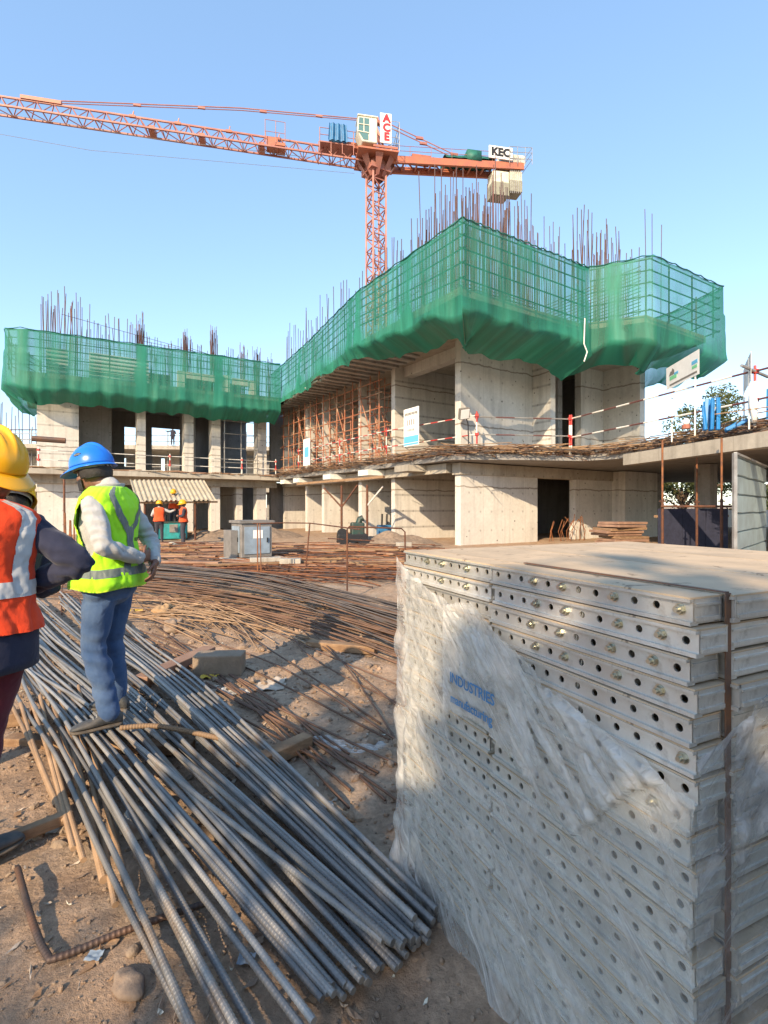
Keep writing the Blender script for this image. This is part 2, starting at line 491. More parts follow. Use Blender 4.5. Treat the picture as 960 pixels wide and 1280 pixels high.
def cloth(name, col, col2=None, rough=.85, weave=220, b=.25, sc=7):
    m, nt, bs, out = new_mat(name)
    co = coords(nt)
    f = ramp(nt, ntex(nt, co, sc, 6, .6, .4), [(.35, 0.0), (.68, 1.0)])
    nt.links.new(mixc(nt, f, col, col2 or tuple(x * .75 for x in col)), bs.inputs['Base Color'])
    bs.inputs['Roughness'].default_value = rough; bs.inputs['Specular IOR Level'].default_value = .2
    bs.inputs['Sheen Weight'].default_value = .15
    h = N(nt, 'ShaderNodeMath', operation='MULTIPLY_ADD'); h.inputs[1].default_value = .15
    nt.links.new(ntex(nt, co, weave, 2), h.inputs[0]); nt.links.new(ntex(nt, co, 14, 4, .5, 1.0), h.inputs[2])
    bump(nt, bs, h.outputs[0], b, .02)
    return m
M['lime'] = cloth('lime_vest_cloth', (.40, .86, .03), (.34, .78, .02))
M['limeedge'] = cloth('lime_binding', (.62, .90, .05))
M['orangev'] = cloth('orange_vest_cloth', (.82, .07, .018), (.70, .055, .015))
M['refl'] = cloth('silver_reflective_tape', (.52, .53, .53), (.44, .45, .46), .45, 300, .1)
M['reflgrey'] = cloth('grey_reflective_tape', (.15, .185, .175), (.12, .15, .145), .5, 300, .1)
M['shirt'] = cloth('pale_grey_shirt', (.44, .44, .43), (.36, .37, .37), sc=16)
M['denim'] = cloth('blue_denim', (.035, .075, .175), (.085, .14, .25), .9, 300, .35, 6)
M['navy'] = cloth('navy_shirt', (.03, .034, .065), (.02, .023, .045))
M['maroon'] = cloth('maroon_trousers', (.12, .018, .03), (.085, .013, .024))
M['skin'] = simple('brown_skin', (.20, .095, .06), .5, 0, (.165, .075, .048), 12, .05)
M['hair'] = simple('black_hair', (.012, .010, .010), .55, 0, (.022, .017, .015), 60, .5, 180)
M['hatblue'] = simple('blue_helmet_shell', (.015, .17, .68), .28, 0, (.012, .145, .58), 4)
M['hatyel'] = simple('yellow_helmet_shell', (.80, .40, .012), .32, 0, (.70, .33, .01), 4)
M['hatband'] = simple('helmet_headband', (.34, .34, .33), .6, 0, (.24, .24, .24), 20, .2)
M['shoe'] = simple('dusty_dark_leather', (.035, .042, .05), .65, 0, (.085, .08, .075), 12, .2, 60)
M['sole'] = simple('rubber_sole', (.05, .045, .04), .8, 0, (.13, .105, .08), 14)
M['lace'] = simple('grey_lace', (.30, .30, .28), .8)
M['workor'] = cloth('worker_orange_vest', (.75, .10, .03))
M['workdk'] = cloth('worker_dark_cloth', (.045, .045, .06))
M['bag'] = simple('pale_cement_bag', (.62, .58, .47), .8, 0, (.48, .44, .34), 8, .3)
M['yellowscrap'] = simple('yellow_plastic_scrap', (.62, .43, .05), .5, 0, (.5, .33, .05), 8, .3)
M['paper'] = simple('crumpled_paper', (.52, .44, .35), .9, 0, (.40, .32, .24), 10, .4)

# ------------------------------------------------------------------ world, sun, camera
w = bpy.data.worlds.new('World'); S.world = w; w.use_nodes = True
nt = w.node_tree
sky = nt.nodes.new('ShaderNodeTexSky'); sky.sky_type = 'NISHITA'; sky.sun_disc = False
SUN = (-B * 1.0 - A * SUN_C + V((0, 0, SUN_UP))).normalized()
el = math.asin(SUN.z); az = math.atan2(SUN.x, SUN.y)
sky.sun_elevation = el; sky.sun_rotation = az
sky.air_density = 1.0; sky.dust_density = SKY_DUST; sky.ozone_density = 1.0; sky.altitude = 0
bg = nt.nodes['Background']; bg.inputs[1].default_value = SKY_STR
hz = mixc(nt, .40, sky.outputs[0], (.92, 1.62, 2.6)); nt.links.new(hz, bg.inputs[0])   # thin even haze over the clear sky
ld = bpy.data.lights.new('sun', 'SUN'); ld.energy = SUN_STR; ld.angle = R(.5); ld.color = (1.0, .78, .52)
lo = bpy.data.objects.new('sun', ld); C.objects.link(lo)
lo.rotation_euler = (-SUN).to_track_quat('-Z', 'Y').to_euler()
lo.location = (0, 0, 60)
cd = bpy.data.cameras.new('camera'); cam = bpy.data.objects.new('camera', cd); C.objects.link(cam)
cam.location = (0, 0, CAMZ); cam.rotation_euler = (R(90), 0, 0)
cd.sensor_fit = 'VERTICAL'; cd.sensor_height = 24; cd.lens = 24 * F / 1280
cd.shift_y = (CV - 640) / 1280; cd.clip_start = .05; cd.clip_end = 5000
S.camera = cam
S.view_settings.view_transform = 'Standard'; S.view_settings.look = 'None'
S.view_settings.exposure = EXPOSURE; S.view_settings.gamma = 1; S.view_settings.use_curve_mapping = False
S.render.engine = 'CYCLES'
S.cycles.use_denoising = True
S.cycles.max_bounces = 8; S.cycles.diffuse_bounces = 3; S.cycles.glossy_bounces = 3
S.cycles.transparent_max_bounces = 12; S.cycles.transmission_bounces = 4
S.cycles.caustics_reflective = False; S.cycles.caustics_refractive = False

# ------------------------------------------------------------------ ground
def gz(x, y):
    n = noise.noise
    z = .05 * n(V((x * .45, y * .45, 3.1))) + .024 * n(V((x * 1.7, y * 1.7, 9.2)))
    r = math.hypot(x, y)
    if r < 14:
        k = min(1, (14 - r) / 6)
        z += k * (.018 * n(V((x * 6, y * 6, 1.3))) + .022 * abs(n(V((x * 2.9, y * 2.9, 7.7)))) + .010 * abs(n(V((x * 15, y * 15, 4.4)))))
    return z

def spaced(lo, hi, c, fine, grow):
    out = [c]; s = fine
    while out[-1] < hi: out.append(out[-1] + s); s = fine if abs(out[-1] - c) < grow[0] else s * grow[1]
    back = [c]; s = fine
    while back[-1] > lo: back.append(back[-1] - s); s = fine if abs(back[-1] - c) < grow[0] else s * grow[1]
    return sorted(set(back[1:] + out))
xs = spaced(-1500, 1500, -.8, .035, (3.2, 1.045))
ys = spaced(-1500, 1500, 2.6, .035, (2.4, 1.04))
g = MB()
nx, ny = len(xs), len(ys)
g.v = [(x, y, gz(x, y)) for y in ys for x in xs]
g.f = [(j * nx + i, j * nx + i + 1, (j + 1) * nx + i + 1, (j + 1) * nx + i) for j in range(ny - 1) for i in range(nx - 1)]
g.mi = [0] * len(g.f)
tag(g.build('ground', M['ground'], None, True), kind='structure')
# ================================================================== BUILDINGS
rnd = random.Random(11)
def wallbox(frame, a0, a1, b0, b1, z0, z1):
    """prism in the A/B frame"""
    m = MB()
    m.prism([frame(a0, b0)[:2], frame(a0, b1)[:2], frame(a1, b1)[:2], frame(a1, b0)[:2]], z0, z1)
    return m
def fBF(a, b): return BF(a, b)
def fLW(a, s): return LW(s, a)

MAIN = empty('concrete_building', K, 0, 'unfinished concrete building wing with bare shear walls under the corner of the green netting', 'building')
def mpart(name, mb, mat, smooth=False): return mb.build(name, mat, MAIN, smooth)
def mw(name, a0, a1, b0, b1, z0, z1, mat='conc'): return mpart(name, wallbox(fBF, a0, a1, b0, b1, z0, z1), M[mat])

edge = [(-6.8, 33.0), BF(6.5, -.85)[:2], BF(2.4, -.7)[:2], (2.6, 19.15), (5.4, 19.3), (7.7, 19.7), (8.6, 18.8), (9.2, 16.8), (9.75, 14.8), (9.7, 12.6), (10.4, 9.6)]
poly = edge + [(30, 9.6), (30, 36), (12, 38), (1.75, 42.3), BF(19.5, -.85)[:2]]
mpart('floor_slab', MB().prism(poly, 3.28, 3.5), M['concg'])  # darker concrete puts the shade of the slab edge into its colour
slab2 = [BF(18.4, -1.0), BF(3, -2.75), BF(-3.1, -2.75), BF(-3.1, 3.2), BF(-4.9, 4.4), BF(-4.9, 8.6), BF(-3, 9.4), BF(4, 9.7), BF(19.5, 11)]
mpart('floor_slab', MB().prism([p[:2] for p in slab2], 8.1, 8.35), M['slab'])
FINS = [4.6, 7.72, 12.1, 14.5, 18.3]
for a in FINS:
    mw('shear_wall', a, a + .32, 0, 6, -.2, 3.24)
    mw('shear_wall', a, a + .32, 0, 6, 3.5, 8.1)
mw('shear_wall', 0, .34, 0, 4.4, -.2, 3.24)
mw('shear_wall', 0, .34, 0, 4.4, 3.5, 8.1)
mw('shear_wall', -.95, -.003, 4.1, 4.4, 3.5, 8.1)           # fin that stands out to the front
mw('shear_wall', .003, .34, 7.4, 9.1, 3.5, 8.1)
mw('shear_wall', -1.86, .34, 9.102, 9.5, 3.5, 8.1)
mw('shear_wall', 0, .34, 7.0, 9.8, -.2, 3.24)
mw('shear_wall', -.7, .34, 9.802, 10.15, -.2, 3.24)
mw('shear_wall', -.7, -.36, 10.152, 12.6, -.2, 3.24)
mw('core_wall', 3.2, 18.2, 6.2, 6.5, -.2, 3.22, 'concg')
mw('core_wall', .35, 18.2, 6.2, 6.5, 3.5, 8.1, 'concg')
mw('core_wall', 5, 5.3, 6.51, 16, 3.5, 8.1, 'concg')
mw('core_wall', .342, 5, 9.102, 9.5, 3.5, 8.1, 'concg')  # end wall added to keep side light off the doorway's back wall
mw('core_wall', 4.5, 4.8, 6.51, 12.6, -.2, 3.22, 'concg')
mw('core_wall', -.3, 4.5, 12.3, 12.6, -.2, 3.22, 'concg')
mw('beam', -.08, .40, -.1, 12.7, 2.78, 3.238, 'slab')
mw('beam', .36, 4.58, .5, .95, 7.62, 8.098)
mw('beam', 4.98, 18.2, 1.0, 1.4, 7.7, 8.098, 'slab')
mw('beam', .5, 18, -.32, -.02, 2.86, 3.238, 'slab')
# front beam under the podium's near arm, and the columns in its dark undercroft
mpart('beam', MB().bar((8.05, 16.9, 3.06), (9.2, 9.8, 3.06), .35, .36), M['slab'])
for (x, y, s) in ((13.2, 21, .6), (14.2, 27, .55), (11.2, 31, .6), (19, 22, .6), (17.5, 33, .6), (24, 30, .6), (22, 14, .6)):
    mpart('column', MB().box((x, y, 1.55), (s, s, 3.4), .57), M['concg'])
# projecting beam ends below the slab edge
for a, wd in ((1.8, .55), (5.0, .5), (8.8, .5), (13.0, .45), (15.2, .4)):
    o = mw('beam_end', a, a + wd * 1.8, -1.25, -.33, 2.98, 3.237, 'white' if a > 3 else 'slab'); o['label'] = 'pale beam end projecting below the slab edge'

# ------------------------------------------------------------------ left wing
LEFT = empty('concrete_building', W0, 0, 'unfinished concrete wing along the far left, behind the two helmeted men', 'building')
def lpart(name, mb, mat): return mb.build(name, mat, LEFT)
def lw(name, s0, s1, a0, a1, z0, z1, mat='conc'): return lpart(name, wallbox(fLW, a0, a1, s0, s1, z0, z1), M[mat])
lpart('floor_slab', MB().prism([LW(-13.4, -1.2)[:2], LW(.7, -1.2)[:2], LW(.7, 9)[:2], LW(-13.4, 9)[:2]], 3.22, 3.488), M['slab'])
lpart('floor_slab', MB().prism([LW(-13.3, -1.3)[:2], LW(.9, -2.2)[:2], LW(.9, 9)[:2], LW(-13.3, 9)[:2]], 8.1, 8.34), M['slab'])
lw('wall', -12.6, -10.7, 0, .3, 3.488, 8.1)
lw('wall', -12.6, -12.3, .302, 8.5, 3.488, 8.1)
lw('wall', -10.7, -8.9, 2.6, 2.9, 3.488, 8.1, 'concg')
lw('wall', -11.0, -10.702, .302, 2.9, 3.488, 8.1, 'concg')
for s0, s1 in ((-7.8, -7.35), (-5.2, -4.67), (-3.6, -3.05), (-.67, -.05)):
    lw('column', s0, s1, 0, .75, 3.488, 8.1)
    lw('column', s0, s1, .1, .85, -.2, 3.22)
lw('wall', -4.67, -4.4, .76, 4.2, 3.488, 8.1, 'concg'); lw('wall', -3.05, -2.8, .76, 6.7, 3.488, 8.1, 'concg')
def holed_wall(name, s0, s1, a, t, z0, z1, holes, mat):
    m = MB(); xs = s0
    for (h0, h1, y0, y1) in holes:
        if h0 > xs: m.prism([LW(xs, a)[:2], LW(h0, a)[:2], LW(h0, a + t)[:2], LW(xs, a + t)[:2]], z0, z1)
        m.prism([LW(h0, a)[:2], LW(h1, a)[:2], LW(h1, a + t)[:2], LW(h0, a + t)[:2]], z0, y0)
        m.prism([LW(h0, a)[:2], LW(h1, a)[:2], LW(h1, a + t)[:2], LW(h0, a + t)[:2]], y1, z1)
        xs = h1
    if xs < s1: m.prism([LW(xs, a)[:2], LW(s1, a)[:2], LW(s1, a + t)[:2], LW(xs, a + t)[:2]], z0, z1)
    return lpart(name, m, M[mat])
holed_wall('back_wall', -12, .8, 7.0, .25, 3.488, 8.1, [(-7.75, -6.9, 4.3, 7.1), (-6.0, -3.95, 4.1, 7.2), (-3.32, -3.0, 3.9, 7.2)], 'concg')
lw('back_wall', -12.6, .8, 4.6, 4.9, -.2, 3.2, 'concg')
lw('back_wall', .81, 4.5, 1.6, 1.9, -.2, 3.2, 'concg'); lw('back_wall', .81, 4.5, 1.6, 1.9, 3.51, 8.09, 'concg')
lw('wall', -12.6, -10.6, .1, .4, -.2, 3.22)
lw('wall', -10.6, -10.3, .1, 4.5, -.2, 3.22, 'concg')
lw('wall', -1.9, -1.5, .5, 4.5, -.2, 3.22); lw('beam', -13, .6, -.12, .3, 2.78, 3.218, 'slab')
lw('beam', -13, .8, -.1, .3, 7.62, 8.098, 'slab')
# third storey behind the net: pale formwork faces, piers and dark openings
for s0, s1, z1, mt in ((-12.2, -11.2, 10.0, 'formwhite'), (-10.2, -7.2, 10.05, 'formwhite'), (-5.6, -5.2, 9.7, 'conc'), (-2.9, -2.5, 9.8, 'conc'), (-1.2, -.8, 9.7, 'conc')):
    lw('formwork_panel' if mt == 'formwhite' else 'pier', s0, s1, -.1, .2, 8.34, z1, mt)
    if mt == 'formwhite':
        m = MB()
        for k in range(8): m.bar(LW(s0, -.14, 8.5 + k * .21), LW(s1, -.14, 8.5 + k * .21), .05)
        lpart('panel_rib', m, M['hoard'])
for s0, s1 in ((-7.0, -5.7), (-4.9, -3.1), (-2.4, -1.3)):
    lw('wall', s0, s1, 1.6, 1.9, 8.34, 9.75, 'concg')
for s0, s1 in ((-5.1, -3.2), (-2.3, -1.3)):
    lw('beam', s0, s1, -.1, .25, 9.3, 9.7, 'conc')

# frame of tubes standing in the last bay of the left wing
fr = empty('scaffold', LW(-1.8, -.3, 3.49), 0, 'white tube frame filling the last dark bay of the left wing', 'scaffold')
for s in (-2.9, -1.85, -.8): MB().tube([LW(s, -.35, 3.49), LW(s, -.35, 7.7)], .03, 6).build('standard', M['pipegrey'], fr)
for z in (4.3, 5.2, 6.1, 6.9, 7.65): MB().tube([LW(-3.0, -.38, z), LW(-.7, -.38, z)], .025, 6).build('ledger', M['pipegrey'], fr)

# ------------------------------------------------------------------ starter bars
def starters(root, pts, big=100):
    """pts: (x, y, z0, z1, radius, material); the tallest ones as single parts, the rest as one mass"""
    pts = sorted(pts, key=lambda p: -(p[3] - p[2]))
    rest = MB()
    for i, (x, y, z0, z1, r, mt) in enumerate(pts):
        dx, dy = rnd.gauss(0, .07), rnd.gauss(0, .07)
        line = [(x, y, z0), (x + dx * .3, y + dy * .3, (z0 + z1) / 2), (x + dx, y + dy, z1)]
        r *= .92
        if i < big: MB().tube(line, r, 5, False).build('starter_bar', M[mt], root)
        else: rest.tube(line, r, 4, False)
    if rest.f: tag(rest.build('starter_bars', M['starter'], root), 'shorter reinforcement bars standing close together', kind='stuff')
st = []
def mt(): return 'starterred' if rnd.random() < .12 else 'starter'
for b in np.arange(0, 4.5, .2):
    for a in (0.06, .28): st.append((*BF(a, b)[:2], 8.3, 13.6 + rnd.uniform(-1.2, 1.6), .02, mt()))
for b in np.arange(-.2, 9, .13): st.append((*BF(2.2, b)[:2], 8.3, 14.6 + rnd.uniform(-1.4, 1.9), .021, mt()))
for a in np.arange(-.8, 18.5, .24):
    st.append((*BF(a, .1)[:2], 8.3, 12.9 + rnd.uniform(-1.2, 1.5), .02, mt()))
    if a < 9: st.append((*BF(a, 1.4)[:2], 8.3, 13.8 + rnd.uniform(-1, 1.8), .02, mt()))
for a, n in ((3.3, 9), (9.5, 8), (14.5, 8)):
    for k in range(n): st.append((*(BF(a, .5) + V((rnd.uniform(-.25, .25), rnd.uniform(-.25, .25), 0)))[:2], 8.3, 12.3 + rnd.uniform(-.3, 1.2), .018, 'starterred'))
for b in np.arange(4.6, 8.6, .12): st.append((*BF(-1.6, b)[:2], 8.3, 12.9 + rnd.uniform(-.8, 1.3), .02, mt()))
for a in np.arange(-4.4, 0, .2): st.append((*BF(a, 4.75)[:2], 8.3, (12.3 if a > -3 else 10.6) + rnd.uniform(-.4, 1.0), .018, mt()))
for k in range(9): st.append((*(BF(-1.9, 6.0) + V((rnd.uniform(-.3, .3), rnd.uniform(-.3, .3), 0)))[:2], 8.3, 11.6 + rnd.uniform(0, .8), .02, 'starterred'))
for b in (5.6, 6.0, 6.6): st.append((*BF(-4.2, b)[:2], 8.3, 12.5 + rnd.uniform(0, .5), .016, 'starter'))
for k in range(85): st.append((*BF(rnd.uniform(2.5, 5), rnd.uniform(2.5, 8))[:2], 8.3, 15.6 + rnd.uniform(-1.5, 2.0), .022, mt()))
starters(MAIN, st)
m = MB()
for z in np.arange(8.5, 10.4, .13):
    for a in (.03, .31): m.bar(BF(a, 0, z), BF(a, 4.4, z), .022)
    m.bar(BF(-4.5, 4.72, z), BF(-.2, 4.72, z), .024)
    if z > 9: m.bar(BF(1.5, .07, z), BF(4.5, .07, z), .014)
for q in range(14): m.bar(BF(rnd.uniform(0, 8), .1, 10.6 + rnd.uniform(0, .8)), BF(rnd.uniform(1, 9), .3, 10.9 + rnd.uniform(0, .9)), .016)
tag(m.build('tie_bars', M['starter'], MAIN), 'horizontal reinforcement tied across the standing bars', kind='stuff')
st = []
for s in np.arange(-12.4, -7.3, .11): st.append((*LW(s, .2)[:2], 8.3, 11.7 + .9 * max(0, (-s - 9) / 3.4) + rnd.uniform(-.7, .8), .02, mt()))
for s in np.arange(-12.3, -10.6, .13): st.append((*LW(s, .9)[:2], 8.3, 12.9 + rnd.uniform(-.7, .9), .02, mt()))
for s in np.arange(-7.5, .6, .14): st.append((*LW(s, 1.0)[:2], 8.3, 11.2 + rnd.uniform(-.5, .9), .018, 'starter'))
for s, n, t in ((-7.6, 22, 12.5), (-6.9, 9, 10.9), (-6.1, 9, 11.0), (-5.0, 26, 12.0), (-4.3, 9, 11.2), (-3.4, 26, 12.5), (-2.4, 8, 11.2), (-1.6, 10, 11.8), (-.6, 24, 11.6), (.3, 14, 11.1)):
    for k in range(n): st.append((*(LW(s, .4) + V((rnd.uniform(-.22, .22), rnd.uniform(-.2, .2), 0)))[:2], 8.3, t + rnd.uniform(-.7, .5), .017, 'starterred' if rnd.random() < .55 else 'starter'))
starters(LEFT, st)
m = MB()
for z in (10.6, 10.8, 11.05): m.bar(LW(-7.4, .5, z + .25), LW(.2, .5, z - .1), .018)
for z in np.arange(8.5, 11.2, .3): m.bar(LW(-12.4, .2, z), LW(-8.2, .2, z), .014)
m.bar(LW(-11.5, .3, 12.0), LW(-4.6, .5, 11.2), .02); m.bar(LW(-4.8, .4, 11.3), LW(0, .4, 10.5), .02)
tag(m.build('tie_bars', M['starter'], LEFT), 'horizontal reinforcement tied across the standing bars', kind='stuff')

# ------------------------------------------------------------------ nets
def make_netting(label, path, ztop, zbot, tuck, seams=(), seed=0, dens=.42, lowdense=.2, n0=None, n1=None, group='green debris nets round the top storey'):
    """path: plan points with outward on the left-hand... side away from the building; returns the net thing"""
    pts = [V((p[0], p[1], 0)) for p in path]
    cum = [0]
    for i in range(len(pts) - 1): cum.append(cum[-1] + (pts[i + 1] - pts[i]).length)
    L = cum[-1]
    nu, nv = int(L / .13), 30
    def at(l):
        for i in range(len(pts) - 1):
            if l <= cum[i + 1] + 1e-6:
                t = (l - cum[i]) / (cum[i + 1] - cum[i])
                d = (pts[i + 1] - pts[i]).normalized()
                return pts[i].lerp(pts[i + 1], t), V((d.y, -d.x, 0))
    vs, uv, lay = [], [], []
    for j in range(nv + 1):
        f = j / nv
        for i in range(nu + 1):
            l = L * i / nu
            p, n = at(l)
            if 0 < i < nu:
                n = (at(max(0, l - .5))[1] + at(min(L, l + .5))[1]).normalized()
            if n0 is not None and l < 1.2: n = n.lerp(n0, (1 - l / 1.2))
            if n1 is not None and L - l < 1.2: n = n.lerp(n1, 1 - (L - l) / 1.2)
            zt, zb = ztop(l / L), zbot(l / L)
            zt += .05 * noise.noise(V((l * .9, seed, 0))) - .10 * abs(math.sin(l * math.pi / 2.1)) * .6
            zb += .28 * noise.noise(V((l * .55, seed, 5))) + .12 * noise.noise(V((l * 2.2, seed, 8)))
            z = zt + (zb - zt) * f
            zb -= .30 * max(0, noise.noise(V((l * 1.7, seed, 15)))) * (.4 + max(0, noise.noise(V((l * .4, seed, 16)))))
            z = zt + (zb - zt) * f
            amp = .03 + .10 * f
            o = amp * noise.noise(V((l * .8, f * 1.2, seed))) + amp * .7 * noise.noise(V((l * 3.1, f * .8, seed + 3)))
            belly = .10 * math.sin(min(1, f / .85) * math.pi) ** 2 * (f > .3) * .6
            tk = tuck(l / L) * max(0, (f - .84) / .16)
            # gathers that pull towards the tie points along the bottom hem
            g = max(0, f - .5) / .5
            o += g * .22 * abs(math.sin(l * 1.15 + seed + 2 * noise.noise(V((l * .4, seed, 4))))) + g * .16 * noise.noise(V((l * 1.3, f * 3.5, seed + 7)))
            z -= g * .22 * abs(math.sin(l * 1.15 + seed + 1.2)) * (.5 + noise.noise(V((l * .7, seed, 11))))
            q = p + n * (o + belly - tk)
            vs.append((q.x, q.y, z))
            uv.append((l, z))
            d = dens + lowdense * max(0, (f - .58) / .42) ** .6 * (1 if f > .58 else 0)
            if f < .015: d += .35
            d += .16 * noise.noise(V((l * .55, z * .8, seed + 21))) + .05 * noise.noise(V((l * 3.5, z * .6, seed + 31)))
            for sm in seams:
                if abs(l - sm * L) < .28 + .14 * noise.noise(V((z, sm, 1))): d += .26
            lay.append(d)
    fs = [(j * (nu + 1) + i, j * (nu + 1) + i + 1, (j + 1) * (nu + 1) + i + 1, (j + 1) * (nu + 1) + i) for j in range(nv) for i in range(nu)]
    me = bpy.data.meshes.new('debris_net'); me.from_pydata(vs, [], fs); me.materials.append(M['net'])
    me.polygons.foreach_set('use_smooth', [True] * len(fs))
    ul = me.uv_layers.new(name='UVMap')
    ul.data.foreach_set('uv', [c for lp in me.loops for c in uv[lp.vertex_index]])
    at_ = me.attributes.new('layers', 'FLOAT', 'POINT'); at_.data.foreach_set('value', lay)
    root = bpy.data.objects.new('debris_net', me); C.objects.link(root)
    tag(root, label, 'safety net', group)
    # the tubes it is tied to
    def on(l, f, off=-.16):
        p, n = at(l); z = ztop(l / L) + (zbot(l / L) - ztop(l / L)) * f
        q = p + n * off; return V((q.x, q.y, z))
    for f in (.02, .13, .25, .38, .52):
        cs = sorted(set([0] + cum[1:-1] + [L]))
        for c0, c1 in zip(cs[:-1], cs[1:]):
            MB().tube([on(c0 + .01, f), on(c1 - .01, f)], .024, 6).build('support_tube', M['netpipe'], root)
    l = .3
    while l < L:
        MB().tube([on(l, -.01, -.2), on(l, .6, -.2)], .028, 6).build('support_tube', M['netpipe'], root)
        l += 1.55
    rope = [on(l, 0, .02) for l in np.linspace(0.01, L - .01, 60)]
    MB().tube([p + V((0, 0, -.06 * abs(math.sin(i * .9)))) for i, p in enumerate(rope)], .022, 5).build('edge_rope', M['tarpgreen'], root)
    return root
lin = lambda *ab: (lambda t: float(np.interp(t, [p[0] for p in ab], [p[1] for p in ab])))
make_netting('long green net sloping from the left wing up to the crane mast and the corner', [BF(17.6, -1.25), BF(10, -2.0), BF(3, -2.95), BF(-3.45, -2.95)],
    lin((0, 10.35), (.5, 10.35), (1, 10.3)), lin((0, 7.95), (.62, 7.9), (.75, 7.55), (1, 6.95)), lin((0, 0), (.6, 0.1), (.8, 1.1), (1, 1.2)), (.66, .70, .3, .86), 1, .58, .24, None, -A - B)
make_netting('green net on the sunny front face right of the corner, above the bare piers', [BF(-3.45, -2.95), BF(-3.5, 3.1)],
    lin((0, 10.3), (1, 10.3)), lin((0, 6.9), (.4, 6.95), (.8, 6.85), (1, 6.6)), lin((0, 1.2), (.4, 1.7), (1, 1.5)), (.93,), 2, .50, .26, -A - B, -A)
make_netting('bulging green net wrapped round the projecting stair tower at the right end', [BF(-3.5, 3.1), BF(-5.3, 4.14), BF(-5.4, 8.95), BF(-3.0, 9.9), BF(2, 10.1)],
    lin((0, 10.3), (1, 10.2)), lin((0, 6.6), (.25, 6.8), (.55, 6.85), (1, 7.1)), lin((0, 1.3), (.15, 1.0), (.3, 1.1), (.6, .8), (1, .4)), (.06,), 3, .52, .26, -A)
make_netting('straight green net along the far left wing, ending at the inner corner', [LW(-12.6, 5), LW(-13.9, 1.5), LW(-13.9, -1.2), LW(-13.2, -1.7), LW(-.1, -2.6)],
    lin((0, 10.4), (1, 10.35)), lin((0, 6.9), (.3, 7.0), (1, 6.85)), lin((0, .5), (.3, .8), (1, 1.3)), (.62, .36, .82), 4, .60, .24)
# hanging rope with a yellow tag on the front net
rp = MB().tube([P(731, 398, 18.2), P(730, 430, 18.1), P(734, 440, 18.1), P(730, 452, 18.1)], .022, 6)
tag(rp.build('hanging_rope', M['white'], None), 'loose white rope dangling down the green net above the dark doorway', 'rope')

# ------------------------------------------------------------------ soffit formwork and scaffold along the receding side
fw = empty('soffit_formwork', BF(10, -1.5, 8.0), 0, 'ribbed pale formwork decking under the overhang above the rusty scaffold', 'formwork')
a = 2.6
while a < 18.2:
    over = -2.58 + max(0, a - 3) * .108
    wdt = .62
    m = MB()
    m.prism([BF(a, over + rnd.uniform(-.12, .12))[:2], BF(a, -.05)[:2], BF(a + wdt - .06, -.05)[:2], BF(a + wdt - .06, over + rnd.uniform(-.12, .12))[:2]], 7.98 + rnd.uniform(-.02, .02), 8.07)
    m.build('formwork_plank', M['form'], fw)
    MB().bar(BF(a + .3, over + .05, 7.93), BF(a + .3, -.1, 7.93), .07, .1).build('joist', M['pipegrey'], fw)
    a += wdt
sc = empty('scaffold', BF(11, -.6, 3.5), 0, 'rusty orange and cream tube scaffold propping the overhang of the receding side', 'scaffold')
aa = list(np.arange(5.2, 17.9, .86))
for a in aa:
    for b in (-.5, .35): MB().tube([BF(a, b, 3.5), BF(a + rnd.uniform(-.05, .05), b, 7.9)], .032, 6).build('standard', M['scaf'], sc)
for z in (4.1, 4.8, 5.5, 6.2, 6.9, 7.5):
    for b in (-.46, .39): MB().tube([BF(5.0, b, z), BF(17.9, b, z + rnd.uniform(-.1, .1))], .028, 6).build('ledger', M['scaf'], sc)
    if z < 7.5:
        for a in aa[::2]: MB().tube([BF(a + .05, -.62, z + .05), BF(a + .05, .5, z + .05)], .026, 6).build('transom', M['scaf'], sc)
for k in range(26):
    a0_ = rnd.uniform(5, 16.5); z0_ = rnd.uniform(3.6, 6.4); b0_ = rnd.uniform(-.4, .6)
    MB().tube([BF(a0_, b0_, z0_), BF(a0_ + rnd.uniform(-.6, 1.4), b0_ + .1, z0_ + rnd.uniform(.8, 2.2))], .024, 6).build('loose_tube', M['scaf'], sc)
for i in (0, 3, 6, 9): MB().tube([BF(aa[i], -.54, 3.7), BF(aa[i] + 2.1, -.54, 7.7)], .026, 6).build('brace', M['scaf'], sc)

# ------------------------------------------------------------------ mess of bars along the podium edge
def edge_at(t):
    e = [V((p[0], p[1], 0)) for p in edge]
    cum = [0]
    for i in range(len(e) - 1): cum.append(cum[-1] + (e[i + 1] - e[i]).length)
    l = t * cum[-1]
    for i in range(len(e) - 1):
        if l <= cum[i + 1] + 1e-6:
            return e[i].lerp(e[i + 1], (l - cum[i]) / (cum[i + 1] - cum[i])), (e[i + 1] - e[i]).normalized()
m = MB()
for k in range(760):
    t = rnd.random() ** .8
    p, d = edge_at(t); n = V((d.y, -d.x, 0))
    L = rnd.uniform(.7, 3.2); ang = rnd.gauss(0, .33)
    dd = Matrix.Rotation(ang, 3, 'Z') @ d
    c = p + n * rnd.uniform(-.9, .30) + V((0, 0, 3.48 + rnd.random() * .32 + (.14 * rnd.random() if k % 3 == 0 else 0)))
    mid = c + V((0, 0, rnd.uniform(-.02, .05)))
    m.cur = k % 3
    m.tube([c - dd * L / 2 + V((0, 0, rnd.gauss(0, .05))), mid, c + dd * L / 2 + V((0, 0, rnd.gauss(-.03, .08)))], .015, 4, False)
for k in range(640):
    p, d = edge_at(rnd.random()); n = V((d.y, -d.x, 0))
    dd = Matrix.Rotation(rnd.gauss(0, .4), 3, 'Z') @ n
    c = p + V((0, 0, 3.53 + rnd.random() * .12))
    m.cur = k % 3
    m.tube([c - dd * rnd.uniform(.3, .9), c + dd * rnd.uniform(.15, .6) + V((0, 0, rnd.gauss(-.03, .08)))], .014, 4, False)
